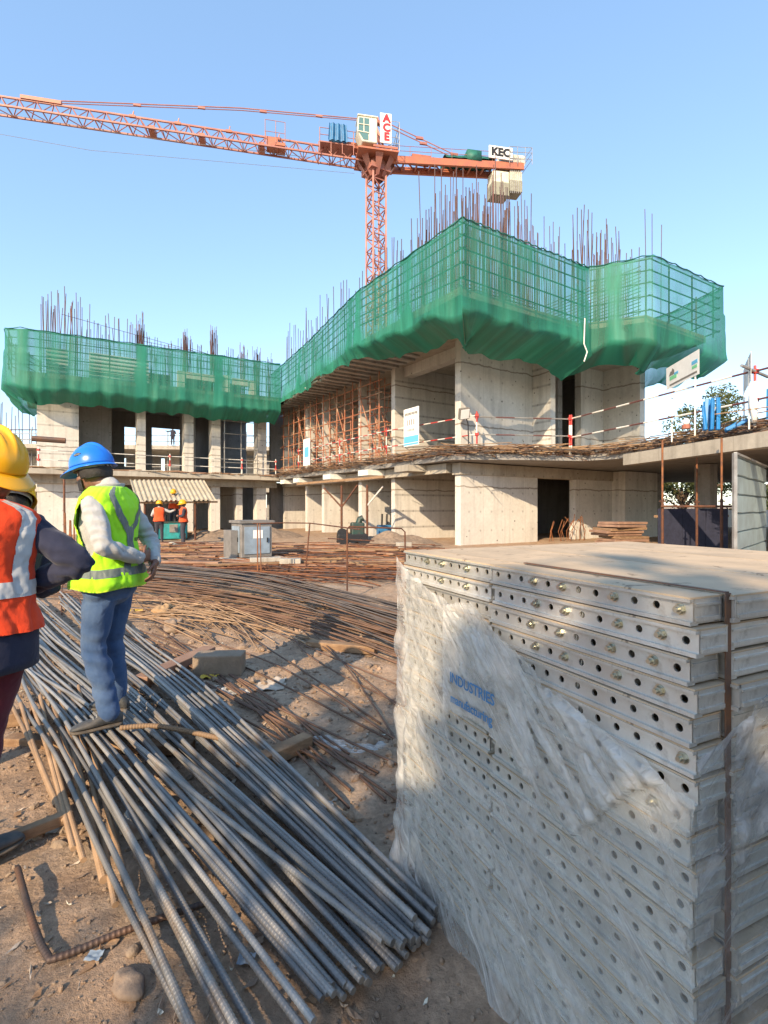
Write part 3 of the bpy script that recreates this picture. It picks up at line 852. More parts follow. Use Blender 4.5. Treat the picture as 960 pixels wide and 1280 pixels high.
tag(m.build('reinforcement_bars', [M['barrust'], M['bardark'], M['barthin']], None), 'tangled reinforcement bars lying all along the edge of the first floor', 'reinforcement', kind='stuff')
m = MB()
for k in range(130):
    q = LW(rnd.uniform(-13, .4), rnd.uniform(-1.25, -.8), 3.5 + rnd.random() * .06)
    d = (B + A * rnd.gauss(0, .2)).normalized()
    m.cur = k % 3; L = rnd.uniform(.4, 1.7)
    m.bar(q - d * L / 2, q + d * L / 2 + V((0, 0, rnd.gauss(0, .04))), .05, .035)
tag(m.build('edge_debris', [M['timber'], M['slab'], M['plywood']], None), 'scraps of timber and boards littering the left wing slab edge', 'debris', kind='stuff')

# ------------------------------------------------------------------ guard rails in red and white
def banded(mb, p, q, r, band, c0=0):
    p, q = V(p), V(q); L = (q - p).length; n = max(1, round(L / band))
    for i in range(n):
        mb.cur = (i + c0) % 2
        mb.tube([p.lerp(q, i / n), p.lerp(q, (i + 1) / n)], r, 6)
def rail(label, pts, hs, band=.55, r=.023, cols=('white', 'redp'), posts=True, grp='red and white edge guard rails'):
    root = empty('guard_rail', pts[0], 0, label, 'guard rail', grp)
    for i in range(len(pts) - 1):
        for h in hs:
            mb = MB(); a, b = V(pts[i]), V(pts[i + 1])
            banded(mb, a + V((0, 0, h)), b + V((0, 0, h + rnd.uniform(-.03, .03))), r, band, i)
            mb.build('rail', [M[c] for c in cols], root)
    for p in pts:
        mb = MB(); banded(mb, p, V(p) + V((0, 0, max(hs) + .15)), r * 1.2, .42, 0); mb.build('post', [M['white'], M['redp']], root)
        for h in hs: MB().box(V(p) + V((0, 0, h)), (.12, .12, .1)).build('clamp', M['redp'], root)
    return root
Pk = V((3.53, 19.5, 3.5))
rail('red and white guard rail running back from the corner past the hanging banner', [Pk, BF(4.5, -.55, 3.5), BF(9, -.6, 3.5), BF(14.5, -.6, 3.5)], (.78, 1.5), .42)
rail('dark banded guard rail across the two front piers and the dark doorway', [Pk + V((.02, .06, 0)), V((7.25, 20.0, 3.5))], (.78, 1.45), .8, .026, ('pipegrey', 'brownp'))
rail('striped guard rail crossing the sky below the white sign board', [V((7.3, 19.95, 3.5)), V((9.42, 13.0, 3.5)), V((10.1, 10.2, 3.5))], (.72, 1.45), .62, .027, ('white', 'brownp'))
lr = [LW(s, -1.0, 3.49) for s in (-12.5, -10, -6.2, -2.0, .2)]
rail('pale thin guard rail along the left wing first floor', lr, (.45, .95), .9, .024, ('white', 'pipegrey'))
# crossing tube on the near post
tag(MB().tube([V((8.9, 12.75, 5.03)), V((9.9, 13.2, 4.86))], .04, 8).build('clamped_tube', M['pipegrey'], None), 'short grey tube clamped across the nearest striped rail post', 'tube')

# red and white ladder frame standing in the doorway between the piers
ld_ = empty('ladder_frame', BF(.8, 5.6, 3.5), 0, 'red and white ladder frame standing in the dark upper doorway', 'scaffold')
for b in (5.3, 6.2):
    mb = MB(); banded(mb, BF(1.0, b, 3.5), BF(1.0, b, 5.9), .035, .35); mb.build('upright', [M['redp'], M['white']], ld_)
for z in np.arange(3.8, 5.9, .28): MB().tube([BF(1.0, 5.3, z), BF(1.0, 6.2, z)], .022, 6).build('rung', M['white'], ld_)

# ------------------------------------------------------------------ signs on the first floor
sg = empty('banner', BF(2.3, -.68, 4.1), 0, 'white hanging banner with a blue foot tied to the red and white rail', 'banner')
x = -A; y = V((0, 0, 1)); o0 = BF(2.95, -.66, 4.1)
def quad(mb, o, x, y, x0, x1, y0, y1, nrm=-.0):
    n = V(x).cross(V(y)).normalized() * nrm
    p = [V(o) + x * a + y * b + n for a, b in ((x0, y0), (x1, y0), (x1, y1), (x0, y1))]
    t = V(x).cross(V(y)).normalized() * -.006
    mb.add(p + [q + t for q in p], [(0, 1, 2, 3), (7, 6, 5, 4), (0, 4, 5, 1), (1, 5, 6, 2), (2, 6, 7, 3), (3, 7, 4, 0)])
mb = MB(); quad(mb, o0, x, y, 0, 1.1, 0, 1.6); mb.build('cloth', M['whitesign'], sg)
mb = MB(); quad(mb, o0, x, y, .03, 1.07, .14, .42, .01); quad(mb, o0, x, y, .03, 1.07, .04, .11, .01); mb.build('blue_band', M['signblue'], sg)
mb = MB()
for k in range(9): quad(mb, o0, x, y, .08 + k * .105, .15 + k * .105, 1.30 + .02 * (k % 2), 1.42, .01)
for k in range(5): quad(mb, o0, x, y, .3 + k * .1, .35 + k * .1, .62, .72, .01)
for k in range(4): quad(mb, o0, x, y, .24 + .16 * k, .30 + .16 * k, .88, 1.12, .01)
mb.build('lettering', M['cabgrey'], sg)
sg = empty('banner', BF(14.6, -.6, 4.2), 0, 'small white banner hung low on the rusty scaffold', 'banner')
o0 = BF(13.6, -.68, 4.0)
mb = MB(); quad(mb, o0, x, y, 0, 1.0, 0, 1.6); mb.build('cloth', M['whitesign'], sg)
mb = MB(); quad(mb, o0, x, y, .2, .8, .5, 1.1, .01); mb.build('picture', M['signblue'], sg)

sb = empty('sign_board', (8.7, 15, 3.5), 0, 'white sign board on two thin posts with a green and blue logo', 'sign')
o0 = V((8.82, 16.0, 5.15)); x = V((-.2, -2.0, .0)).normalized(); y = V((0, 0, 1))
mb = MB(); quad(mb, o0, x, y, 0, 2.0, 0, .68); mb.build('board', M['whitesign'], sb)
mb = MB(); o1 = o0
mb.add([V(o1) + x * a + y * b + x.cross(y) * .008 for a, b in ((.2, .38), (.55, .38), (.55, .5), (.42, .58), (.38, .5), (.3, .5))], [(0, 1, 2, 3, 4, 5)]); mb.build('house_logo', M['cabgrey'], sb)
mb = MB(); quad(mb, o0, x, y, .25, .7, .24, .35, .008); quad(mb, o0, x, y, 1.62, 1.9, .22, .30, .008); mb.build('green_print', M['signgreen'], sb)
mb = MB(); quad(mb, o0, x, y, .55, .8, .34, .41, .010); quad(mb, o0, x, y, 1.6, 1.92, .34, .44, .008); mb.build('blue_print', M['signblue'], sb)
mb = MB(); quad(mb, o0, x, y, .25, 1.9, .07, .12, .008); mb.build('small_print', M['cabgrey'], sb)
for t in (.35, 1.75): MB().tube([o0 + x * t + V((-.02, 0, -1.66)) + x.cross(y) * -.03, o0 + x * t + x.cross(y) * -.03 + V((0, 0, .5))], .022, 6).build('post', M['white'], sb)
sb = empty('sign_board', (9.3, 12.9, 3.5), 0, 'grey picture board with white border above the near rail post', 'sign')
o0 = V((9.18, 12.8, 4.68)); x = V((.5, .86, 0))
mb = MB(); quad(mb, o0, x, y, 0, 1.6, 0, .72); mb.build('board', M['whitesign'], sb)
mb = MB(); quad(mb, o0, x, y, .06, 1.54, .26, .66, .008); mb.build('picture', simple('printed_photo', (.10, .095, .09), .5, 0, (.20, .19, .18), 3), sb)
mb = MB(); quad(mb, o0, x, y, .06, 1.54, .05, .15, .008); mb.build('caption_band', M['cabgrey'], sb)
for t in (.2, 1.4): MB().tube([o0 + x * t + V((0, .04, -1.2)), o0 + x * t + V((0, .04, .6))], .022, 6).build('post', M['white'], sb)
# floodlight clamped to the corner wall
fl = empty('floodlight', P(580, 517, 19.6), 0, 'small square floodlight clipped at the lit corner of the front wall', 'lamp')
mm = Matrix.Rotation(.5, 3, 'X') @ Matrix.Rotation(.4, 3, 'Z')
MB().box(P(580, 517, 19.6), (.42, .14, .42), M=mm).build('housing', M['cabgrey'], fl)
MB().box(P(580, 517, 19.6) + mm @ V((0, -.08, 0)), (.36, .02, .36), M=mm).build('lens', M['whitesign'], fl)
MB().tube([P(580, 517, 19.6) + V((.05, .1, 0)), P(585, 530, 19.7), P(586, 565, 19.7)], .025, 6).build('bracket', M['black'], fl)

# blue steel planks stacked on the slab
def props(label, pts, cat='steel plank'):
    for (x0, y0, tilt, h, col) in pts:
        o = MB().box((0, 0, h / 2), (.09, .05, h)).build('steel_plank', M['bluesteel'], None)
        bevel(o, .008, 1)
        o.location = (x0, y0, 3.56); o.rotation_euler = (rnd.uniform(-.1, .1), tilt, rnd.uniform(-.6, .6))
        tag(o, label, cat, 'blue steel planks on the first floor edge')
props('bright blue steel plank standing in the bunch near the tree', [(8.55 + .055 * k, 13.6 + .12 * (k % 3), rnd.uniform(-.08, .08), .62 + .25 * rnd.random(), 0) for k in range(8)])
props('blue steel plank lying aslant beside the upright bunch', [(9.05 + .06 * k, 13.55 + .1 * k, 1.15, .5, 0) for k in range(4)])
props('blue steel plank standing at the far right past the striped post', [(9.75 + .05 * k, 13.0 + .05 * k, 0.05, .95, 0) for k in range(3)])
lt = empty('site_lamp', P(858, 529, 15), 0, 'small round orange site lamp on the slab by the sign post', 'lamp')
MB().tube([P(858, 536, 15), P(858, 531, 15)], .12, 10).build('base', M['craneor'], lt)
MB().ell(P(858, 527, 15), (.1, .06, .1)).build('lens', M['whitesign'], lt)
# white chute bag on near post
tag(MB().tube([P(941, 492, 12.9), P(942, 505, 12.9), P(943, 528, 12.9)], [.07, .10, .06], 10).build('plastic_bag', M['whitesign'], None, True), 'white plastic bag hung on the nearest striped post', 'bag')
# ================================================================== TOWER CRANE
CR = V((-.73, 47.0, 0))
J = V((-.982, -.19, 0)).normalized(); JS = V((-J.y, J.x, 0))       # along the jib; JS points sideways (away)
if JS.y < 0: JS = -JS
UP = V((0, 0, 1))
crane = empty('tower_crane', CR, 0, 'orange and white tower crane rising behind the green netting with its jib to the left', 'crane')
def cpart(name, mb, mt, smooth=False, parent=None): return mb.build(name, mt, parent or crane, smooth)
ang = R(30); e1 = V((math.cos(ang), math.sin(ang), 0)); e2 = V((-math.sin(ang), math.cos(ang), 0)); h = .66
m = MB(); cs = [CR + e1 * i * h + e2 * j * h for i, j in ((-1, -1), (1, -1), (1, 1), (-1, 1))]
for c in cs: m.bar(c, c + UP * 32.6, .17)
z = 0
k = 0
while z < 32:
    for i in range(4):
        p, q = cs[i], cs[(i + 1) % 4]
        m.bar(p + UP * z, q + UP * z, .08)
        m.bar((p if k % 2 else q) + UP * z, (q if k % 2 else p) + UP * (z + 1.25), .085)
    z += 1.25; k += 1
cpart('mast', m, M['cranered'])
m = MB(); m.prism([(CR + e1 * i * 1.0 + e2 * j * 1.0)[:2] for i, j in ((-1, -1), (1, -1), (1, 1), (-1, 1))], 32.0, 32.5)
m.tube([CR + UP * 32.5, CR + UP * 33.0], 1.0, 20); m.prism([(CR + J * i * 1.3 + JS * j * .8)[:2] for i, j in ((-1, -1), (1, -1), (1, 1), (-1, 1))], 33.0, 33.35)
cpart('slewing_unit', m, M['cranered'])
# jib
def jp(x, s, up): return CR + J * x + JS * s + UP * (32.75 + .022 * x + up)
m = MB(); JL = 46
m.bar(jp(1.2, 0, 1.15), jp(JL, 0, 1.1), .13); m.bar(jp(1.2, -.6, 0), jp(JL, -.6, 0), .13); m.bar(jp(1.2, .6, 0), jp(JL, .6, 0), .13)
x = 1.4; k = 0
while x < JL - 1.3:
    for s in (-.6, .6):
        m.bar(jp(x, s, 0), jp(x + .65, 0, 1.14), .065); m.bar(jp(x + .65, 0, 1.14), jp(x + 1.3, s, 0), .065)
    m.bar(jp(x, -.6, 0), jp(x, .6, 0), .06); m.bar(jp(x, -.6 if k % 2 else .6, 0), jp(x + 1.3, .6 if k % 2 else -.6, 0), .055)
    x += 1.3; k += 1
cpart('jib', m, M['cranered'])
# short pegs and joint plates
m = MB()
for xx in (8.8, 13.0, 17.2, 20.8): m.bar(jp(xx, 0, 1.1), jp(xx - .1, 0, 1.6), .07); m.box(jp(xx, 0, 1.15), (.5, .2, .2), math.atan2(J.y, J.x))
for xx in (10.2, 15.2, 19.2): m.box(jp(xx, 0, .1), (.5, .9, .5), math.atan2(J.y, J.x))
cpart('joint_plate', m, M['craneor'])
m = MB(); m.bar(jp(26.2, 0, 1.3), jp(29.2, 0, 1.3), .3, .28); cpart('tie_anchor', m, M['craneor'])
# tower head and tie bars
ap = CR + UP * 37.0 + J * .3
m = MB()
for s in (-.5, .5):
    m.bar(CR + J * 1.0 + JS * s + UP * 33.3, ap + JS * s * .3, .2); m.bar(CR - J * 1.0 + JS * s + UP * 33.3, ap + JS * s * .3, .18)
m.box(ap + UP * -.1, (1.0, .5, .5), math.atan2(J.y, J.x)); m.bar(ap, ap - J * 1.3 - UP * .5, .35, .3); cpart('tower_head', m, M['craneor'])
m = MB(); m.tube([ap, jp(12, 0, 3.35), jp(27.5, 0, 1.35)], .045, 6); m.tube([ap + JS * .2, jp(12, .2, 3.3), jp(27.5, .2, 1.3)], .035, 6)
for t in (.18, .36, .55, .74): m.box(ap.lerp(jp(27.5, 0, 1.35), t) + UP * (.15 if .2 < t < .7 else .05), (.6, .15, .16), math.atan2(J.y, J.x))
cpart('tie_bar', m, M['cranered'])
def kp(x, s, up): return CR - J * x + JS * s + UP * (33.0 + .075 * x + up)
m = MB()
for s in (-.5, .5):
    m.tube([ap - J * .6 + JS * s * .4, kp(8.6 + (s > 0) * 1.2, s, .45)], .045, 6)
    for t in (.45, .85): m.box((ap - J * .6 + JS * s * .4).lerp(kp(8.6 + (s > 0) * 1.2, s, .45), t), (.7, .16, .22), math.atan2(J.y, J.x))
cpart('tie_bar', m, M['cranered'])
# counter jib
m = MB()
for s in (-.75, .75): m.bar(kp(1, s, 0), kp(14.2, s, 0), .22, .62)
for x in np.arange(1.2, 14, 1.3): m.bar(kp(x, -.75, -.1), kp(x, .75, -.1), .14)
for x in np.arange(1.2, 12.6, 1.3): m.bar(kp(x, -.75, .1), kp(x + 1.3, .75, .1), .1)
m.bar(kp(1, 0, .28), kp(14, 0, .28), .5, .04)
cpart('counter_jib', m, M['craneor'])
m = MB()
for s in (-.85, .85):
    for hh in (.75, 1.2): m.tube([kp(1, s, hh), kp(11, s, hh)], .025, 5)
    for x in np.arange(1, 11.1, 2): m.tube([kp(x, s, .2), kp(x, s, 1.2)], .025, 5)
cpart('railing', m, M['cranered'])
m = MB(); m.box(kp(4.2, 0, .55), (1.8, .9, .5), math.atan2(J.y, J.x)); m.box(kp(5.6, .1, .5), (.7, .8, .4), math.atan2(J.y, J.x)); cpart('hoist_winch', m, M['craneor'])
m = MB()
m.grid(lambda u, v: kp(6.4 + 5.2 * u, -.9 + 1.8 * v, .45 + .55 * math.sin(math.pi * v) ** .5 + .18 * noise.noise(V((u * 6, v * 3, 1)))), 24, 10)
m.box(kp(9.2, -.1, .75), (1.4, 1.6, .95), math.atan2(J.y, J.x))
cpart('winch_cover', m, M['tarpgreen'], True)
cwp = []
for x0, x1, zt, zb in ((11.1, 12.75, -.45, -2.75), (12.85, 14.1, -.4, -2.35)):
    m = MB(); c0 = kp((x0 + x1) / 2, 0, 0)
    m.box(c0 + UP * ((zt + zb * .55) / 2 - .0), (x1 - x0, 1.3, abs(zb * .55 - zt)), math.atan2(J.y, J.x)); o = bevel(cpart('counterweight', m, M['cranewt']), .04)
    m = MB(); m.box(c0 + UP * ((zb * .55 + zb) / 2), (x1 - x0 + .05, 1.36, abs(zb * .45)), math.atan2(J.y, J.x)); bevel(cpart('counterweight', m, M['cranewtd']), .04)
m = MB()
for x in np.arange(12.9, 14.1, .2): m.bar(kp(x, -.72, -2.55), kp(x, -.72, .9), .04)
cpart('hanger_rod', m, M['pipegrey'])
m = MB(); m.box(kp(13.2, 0, .75), (2.4, 1.2, 1.0), math.atan2(J.y, J.x)); bevel(cpart('counterweight', m, M['cranewt']), .05)
m = MB()
for hh in (.5, 1.1, 1.6): m.tube([kp(12.6, -1.1, hh), kp(14.9, -1.1, hh), kp(14.9, 1.1, hh)], .03, 5)
for x in (12.6, 13.4, 14.2, 14.9): m.tube([kp(x, -1.1, 0), kp(x, -1.1, 1.6)], .03, 5)
cpart('railing', m, M['pipegrey'])
m = MB(); c0 = kp(11.75, -1.0, 1.0); m.box(c0, (2.35, .1, 1.15), math.atan2(J.y, J.x)); board = cpart('name_board', m, M['whitesign'])
m = MB(); m.text('KEC', c0 - JS * .055, -J, UP, 1.02, .06, .012); cpart('lettering', m, M['letblack'], parent=board)
# cab, sign, platform
cc = CR + J * 1.0 - JS * 1.35 + UP * 34.6
ry = math.atan2(J.y, J.x)
def cab_pt(u, s, z): return cc + J * u + JS * s + UP * z
prof = [(-.75, -1.15), (.55, -1.15), (1.05, -.15), (.95, 1.05), (-.75, 1.05)]
m = MB(); n = len(prof)
vs = [cab_pt(u, s, z) for s in (-.7, .7) for (u, z) in prof]
m.add(vs, [tuple(range(n)), tuple(range(2 * n - 1, n - 1, -1))] + [(i, n + i, n + (i + 1) % n, (i + 1) % n) for i in range(n)])
cab = bevel(cpart('cab', m, M['cranewt']), .1, 3)
m = MB(); m.prism([cab_pt(u, s, 0)[:2] for u, s in ((-.8, -.75), (1.0, -.75), (1.0, .75), (-.8, .75))], cc.z + 1.06, cc.z + 1.2); bevel(cpart('cab_roof', m, M['cranewt'], parent=cab), .05)
def cabq(pts, name, mt):
    m = MB(); vs = [cab_pt(*p) for p in pts]; off = -JS * .02
    m.add(vs + [v - off for v in vs], [tuple(range(len(pts)))]); cpart(name, m, mt, parent=cab)
cabq([(-.02, -.725, -.35), (.95, -.725, -.3), (.86, -.725, .9), (-.02, -.725, .9)], 'window', M['cabglass'])
cabq([(.05, -.73, -.98), (.5, -.73, -.98), (.9, -.73, -.38), (.05, -.73, -.42)], 'window', M['cabglass'])
m = MB()
for p, q in (((.44, -.74, -.35), (.44, -.74, .9)), ((-.02, -.74, -.37), (1.0, -.74, -.33)), ((-.02, -.74, .3), (.9, -.74, .3))): m.bar(cab_pt(*p), cab_pt(*q), .06)
cpart('window_bar', m, M['cranewt'], parent=cab)
m = MB(); vs = [cab_pt(1.07, -.5, -.1), cab_pt(.98, -.5, .9), cab_pt(.98, .5, .9), cab_pt(1.07, .5, -.1)]; m.add(vs, [(0, 1, 2, 3)]); cpart('window', m, M['cabglass'], parent=cab)
sc0 = CR - J * .50 - JS * 2.05 + UP * 34.85
m = MB(); m.box(sc0, (1.0, .09, 2.6), ry); board = cpart('name_board', m, M['whitesign'])
m = MB()
for k, ch in enumerate('ACE'): m.text(ch, sc0 + UP * (.82 - .8 * k) - JS * .05 - J * .08, -J, UP, .95, .06, .012)
cpart('lettering', m, M['letred'], parent=board)
m = MB(); m.prism([(CR + J * u + JS * s)[:2] for u, s in ((1.9, -2.0), (-1.7, -2.0), (-1.7, 1.2), (1.9, 1.2))], 32.95, 33.1); m.bar(CR - J * -.6 - JS * 2.0 + UP * 33.25, CR - J * 1.6 - JS * 2.0 + UP * 33.25, .1, .2); cpart('platform', m, M['craneor'])
m = MB()
for hh in (33.7, 34.2, 34.9, 35.6):
    m.tube([CR - J * .6 - JS * 2 + UP * hh, CR - J * 1.75 - JS * 2 + UP * hh, CR - J * 1.85 + JS * 1 + UP * hh], .03, 5)
for u, s in ((1.0, -2), (1.75, -2), (1.8, -.6), (1.85, 1)): m.tube([CR - J * u + JS * s + UP * 33, CR - J * u + JS * s + UP * 35.6], .03, 5)
cpart('railing', m, M['pipegrey'])
m = MB()
for a_ in np.linspace(0, math.pi, 9):
    pass
m.grid(lambda u, v: CR + V((math.cos(u * 6.283), math.sin(u * 6.283), 0)) * (.75 + 1.1 * v) + UP * (31.6 + 1.4 * v), 16, 3, lambda u, v: (int(u * 16) % 2) == 0)
cpart('underframe', m, M['cranered'])
# service platforms on the jib
m = MB()
m.prism([jp(u, s, 0)[:2] for u, s in ((2.2, -.9), (5.2, -.9), (5.2, .9), (2.2, .9))], 33.75, 33.85)
for hh in (34.4, 35.0):
    m.tube([jp(2.2, -.9, 0) * 1, jp(5.2, -.9, 0)], .001, 3)
    for s in (-.9, .9): m.tube([V((*jp(2.0, s, 0)[:2], hh)), V((*jp(5.2, s, 0)[:2], hh))], .03, 5)
for u in (2.2, 3.2, 4.2, 5.2):
    for s in (-.9, .9): m.tube([V((*jp(u, s, 0)[:2], 32.9)), V((*jp(u, s, 0)[:2], 35.0))], .04, 5)
cpart('service_platform', m, M['cranered'])
m = MB(); m.box(V((*jp(2.3, 0, 0)[:2], 34.1)), (1.2, 1, .5), ry); cpart('winch', m, M['craneor'])
m = MB(); b0 = V((*jp(3.6, -.55, 0)[:2], 34.6))
m.grid(lambda u, v: b0 + J * ((u - .5) * 1.75 * (1 - .12 * v)) + JS * (-.55 + .08 * math.sin(u * 22)) + UP * (-.7 + 1.5 * v), 30, 6)
m.box(b0 + UP * .02, (1.5, .9, 1.4), ry); cpart('tarpaulin_cover', m, M['tarpblue'], True)
m = MB(); m.box(jp(9.3, 0, .55), (1.0, .8, .9), ry); m.box(jp(8.6, 0, .3), (.8, 1.3, .25), ry); cpart('trolley', m, M['craneor'])
m = MB()
for u in (8.2, 9.0, 9.9):
    for s in (-.7, .7): m.tube([jp(u, s, .3), jp(u, s, 2.2)], .03, 5)
for hh in (1.2, 2.2):
    for s in (-.7, .7): m.tube([jp(8.2, s, hh), jp(9.9, s, hh)], .025, 5)
cpart('railing', m, M['cranered'])
m = MB(); m.tube([jp(6.0, -.2, -.2), jp(20, -.2, -.6), jp(44, -.2, -.1)], .02, 4); m.tube([jp(2, 0, -.9), jp(24, 0, -2.2), jp(44, 0, -1.4)], .018, 4); cpart('trolley_rope', m, M['pipegrey'])

# ================================================================== FAR THINGS
far = empty('unfinished_building', (-34, 50, 0), 0, 'grey bare frame of another building seen through the left wing openings', 'building')
m = MB()
for z in (3.2, 7.4): m.box((-26, 55, z), (52, 10, .4), .1)
m.build('floor_slab', M['slab'], far)
for i in range(11):
    for z in (0, 3.4):
        if (i * 7 + int(z)) % 5 != 1: MB().box((-46 + i * 4, 53.5 + i * .38, z + 1.75), (3.6, .2, 3.5), .095).build('infill_wall', M['concg'] if i % 2 else M['conc'], far)
for i in range(16):
    x0 = -48 + i * 2.6; MB().tube([(x0, 49.6 + i * .25, 0), (x0, 49.6 + i * .25, 9.3)], .05, 6).build('scaffold_tube', M['pipegrey'], far)
for z in (4.6, 5.6, 8.2, 8.8): MB().tube([(-50, 49.4, z), (-4, 53.9, z)], .045, 6).build('scaffold_tube', M['pipegrey'], far)
for i in range(12):
    for z in (0, 3.4): MB().box((-48 + i * 4, 50.3 + i * .38, z + 1.6), (.5, .5, 3.9)).build('column', M['concg'], far)
m = MB()
for i in range(90):
    x0 = rnd.uniform(-52, -30); y0_ = 51 + rnd.random() * 6; m.tube([(x0, y0_, 7.5), (x0 + rnd.gauss(0, .1), y0_, 7.5 + rnd.uniform(2.0, 5.0))], .04, 4, False)
for z in (7.4, 8.4, 9.4): m.tube([(-52, 52, z), (-31, 53, z + .1)], .05, 4, False)
tag(m.build('starter_bars', M['starter'], far), 'thicket of starter bars on the roof', kind='stuff')

def tree(label, loc, hgt, rad, seed, nleaf=5200, trunk=2.0, leafs=.34, ncl=16):
    rr = random.Random(seed)
    t = empty('broadleaf_tree', loc, 0, label, 'tree', 'trees beyond the podium')
    m = MB(); L = V(loc)
    m.tube([L + V((0, 0, -.2)), L + V((.1, .05, trunk)), L + V((.1, .2, hgt * .6))], [.28, .2, .08], 8)
    cl = []
    for k in range(ncl):
        a_ = rr.random() * 6.283; r = rad * rr.uniform(.25, .85); z = rr.uniform(trunk * .9 + .5, hgt * .93)
        q = L + V((math.cos(a_) * r, math.sin(a_) * r, z))
        m.tube([L + V((.1, .05, trunk * .8 + (z - trunk) * .3)), (L + q) / 2 + V((0, 0, z * .35)), q], [.1, .06, .02], 5)
        cl.append((q, rad * rr.uniform(.22, .42)))
    m.build('trunk', M['bark'], t)
    vs, fs = [], []
    for k in range(nleaf):
        c, r = rr.choice(cl)
        d = V((rr.gauss(0, 1), rr.gauss(0, 1), rr.gauss(0, .75))).normalized() * r * rr.random() ** .45
        p = c + d; n = V((rr.gauss(0, 1), rr.gauss(0, 1), rr.gauss(.5, 1))).normalized()
        s = n.cross(V((rr.random(), rr.random(), rr.random()))).normalized(); w_ = n.cross(s)
        l = leafs * rr.uniform(.5, 1.1); i = len(vs)
        vs += [p - s * l * .5, p + w_ * l * .22, p + s * l * .5, p - w_ * l * .22]; fs.append((i, i + 1, i + 2, i + 3))
    m = MB(); m.add(vs, fs); m.build('crown', M['leaf'], t)
    return t
tree('tree with a loose green crown rising over the podium beside the blue planks', (24.5, 39, 0), 10.6, 3.6, 1, 5200, 3.0)
tree('smaller tree partly behind the nearest striped post', (27.6, 39.5, 0), 9.6, 2.9, 2, 3600, 3.0)
tree('low bushy tree seen through the dark undercroft at its left opening', (20.5, 41, 0), 5.2, 2.8, 3, 3600, .8)
tree('low bushy tree seen through the dark undercroft behind the steel props', (25.6, 44, 0), 5.6, 3.2, 4, 3800, .8)
tree('low bushy tree at the far right of the undercroft opening', (30.5, 43, 0), 5.6, 3.2, 5, 3800, .8)
wl = MB().box((26, 38.6, .65), (26, .25, 1.3), .06).build('boundary_wall', M['conc'], None); tag(wl, 'low pale boundary wall beyond the dark undercroft', 'wall')

pt = empty('shade_screen', (10.4, 17.2, 0), .25, 'added dark screen that darkens the undercroft behind the steel props', 'screen')
for k in range(3): MB().box((-.95 + .95 * k, 0, .74), (.93, .05, 1.42)).build('plywood_sheet', M['navy'], pt, False, True)  # no real boards: dark sheets added for the undercroft's shade
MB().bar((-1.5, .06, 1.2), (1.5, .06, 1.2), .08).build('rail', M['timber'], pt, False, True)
# ================================================================== MIDDLE DISTANCE
# lean-to roof with its posts
ln = empty('lean_to_roof', (-10, 23, 0), 0, 'pale profiled sheet roof propped against the left wing above two workers', 'shelter')
r0, r1, r2, r3 = P(162, 601, 25.6), P(255, 601, 27.6), P(270, 626, 23.5), P(170, 627, 21.8)
m = MB()
def roof_pt(u, v):
    p = (r0 * (1 - v) + r3 * v) * (1 - u) + (r1 * (1 - v) + r2 * v) * u
    f = (u * 17) % 1
    return p + V((0, 0, .055 if f < .3 else (0.0 if f > .42 else .055 * (1 - (f - .3) / .12))))
m.grid(roof_pt, 17 * 8, 5)
o = m.build('roof_sheet', M['roof'], ln); sd = o.modifiers.new('t', 'SOLIDIFY'); sd.thickness = .01
for q, (u, v) in (((r3 * .95 + r2 * .05), 0), ((r3 * .55 + r2 * .45), 0), ((r3 * .35 + r2 * .65), 0)) and [((r3 * .93 + r2 * .07), (0, 0)), ((r3 * .3 + r2 * .7), (0, 0))]:
    MB().tube([V((q.x, q.y + .25, 0)), V((q.x, q.y + .25, q.z))], .05, 8).build('post', M['rust'], ln)
m = MB(); m.bar(r3 + V((0, .2, -.05)), r2 + V((0, .2, -.05)), .08); m.build('purlin', M['timber'], ln)

# teal machine under the lean-to
tm = empty('teal_machine', G(216, 675), .35, 'small teal generator box standing under the lean-to roof between two workers', 'generator')
bevel(MB().box((0, 0, .42), (1.25, .8, .72)).build('housing', M['teal'], tm, local=True), .05)
MB().box((0, 0, .82), (1.3, .85, .07)).build('lid', M['machgreen'], tm, local=True)
MB().box((.05, -.41, .55), (.34, .03, .36)).build('panel', M['cabgrey'], tm, local=True)
for x in (-.5, .5): MB().box((x, 0, .04), (.12, .8, .1)).build('skid', M['black'], tm, local=True)
for x in (-.28, .1): MB().tube([(x, 0, .85), (x, 0, 1.15)], .04, 8).build('exhaust', M['black'], tm, local=True)

# grey electrical cabinet
cb = empty('electrical_cabinet', (-3.62, 14.0, 0.06), .62, 'grey steel electrical cabinet with pale blue doors on a concrete plinth', 'cabinet')
bevel(MB().box((0, 0, .56), (.86, .78, .92)).build('body', M['cabgrey'], cb, local=True), .02)
MB().box((0, 0, 1.05), (.96, .88, .07)).build('lid', M['cabgrey'], cb, local=True)
MB().box((0, 0, .05), (.9, .82, .1)).build('base', M['black'], cb, local=True)
d_ = MB().box((0, -.402, .56), (.70, .025, .72)).build('door', M['cabblue'], cb, local=True); MB().box((.28, -.43, .56), (.03, .03, .12)).build('handle', M['black'], d_, local=True)
d_ = MB().box((-.442, 0, .58), (.025, .56, .7)).build('door', M['cabblue'], cb, local=True); MB().box((-.46, -.2, .58), (.03, .03, .12)).build('handle', M['black'], d_, local=True)
MB().box((.02, -.42, .72), (.26, .012, .22)).build('notice', M['whitesign'], cb, local=True)
MB().box((-.55, .1, .45), (.18, .6, .75)).build('side_box', M['cabgrey'], cb, local=True)
def block(label, c, s, rz, mt='block', cat='block', grp=None):
    m = MB(); n = 5
    m.box((0, 0, 0), s); o = m.build('concrete_block', M[mt], None); o.location = c; o.rotation_euler = (0, 0, rz); bevel(o, .012, 2)
    return tag(o, label, cat, grp)
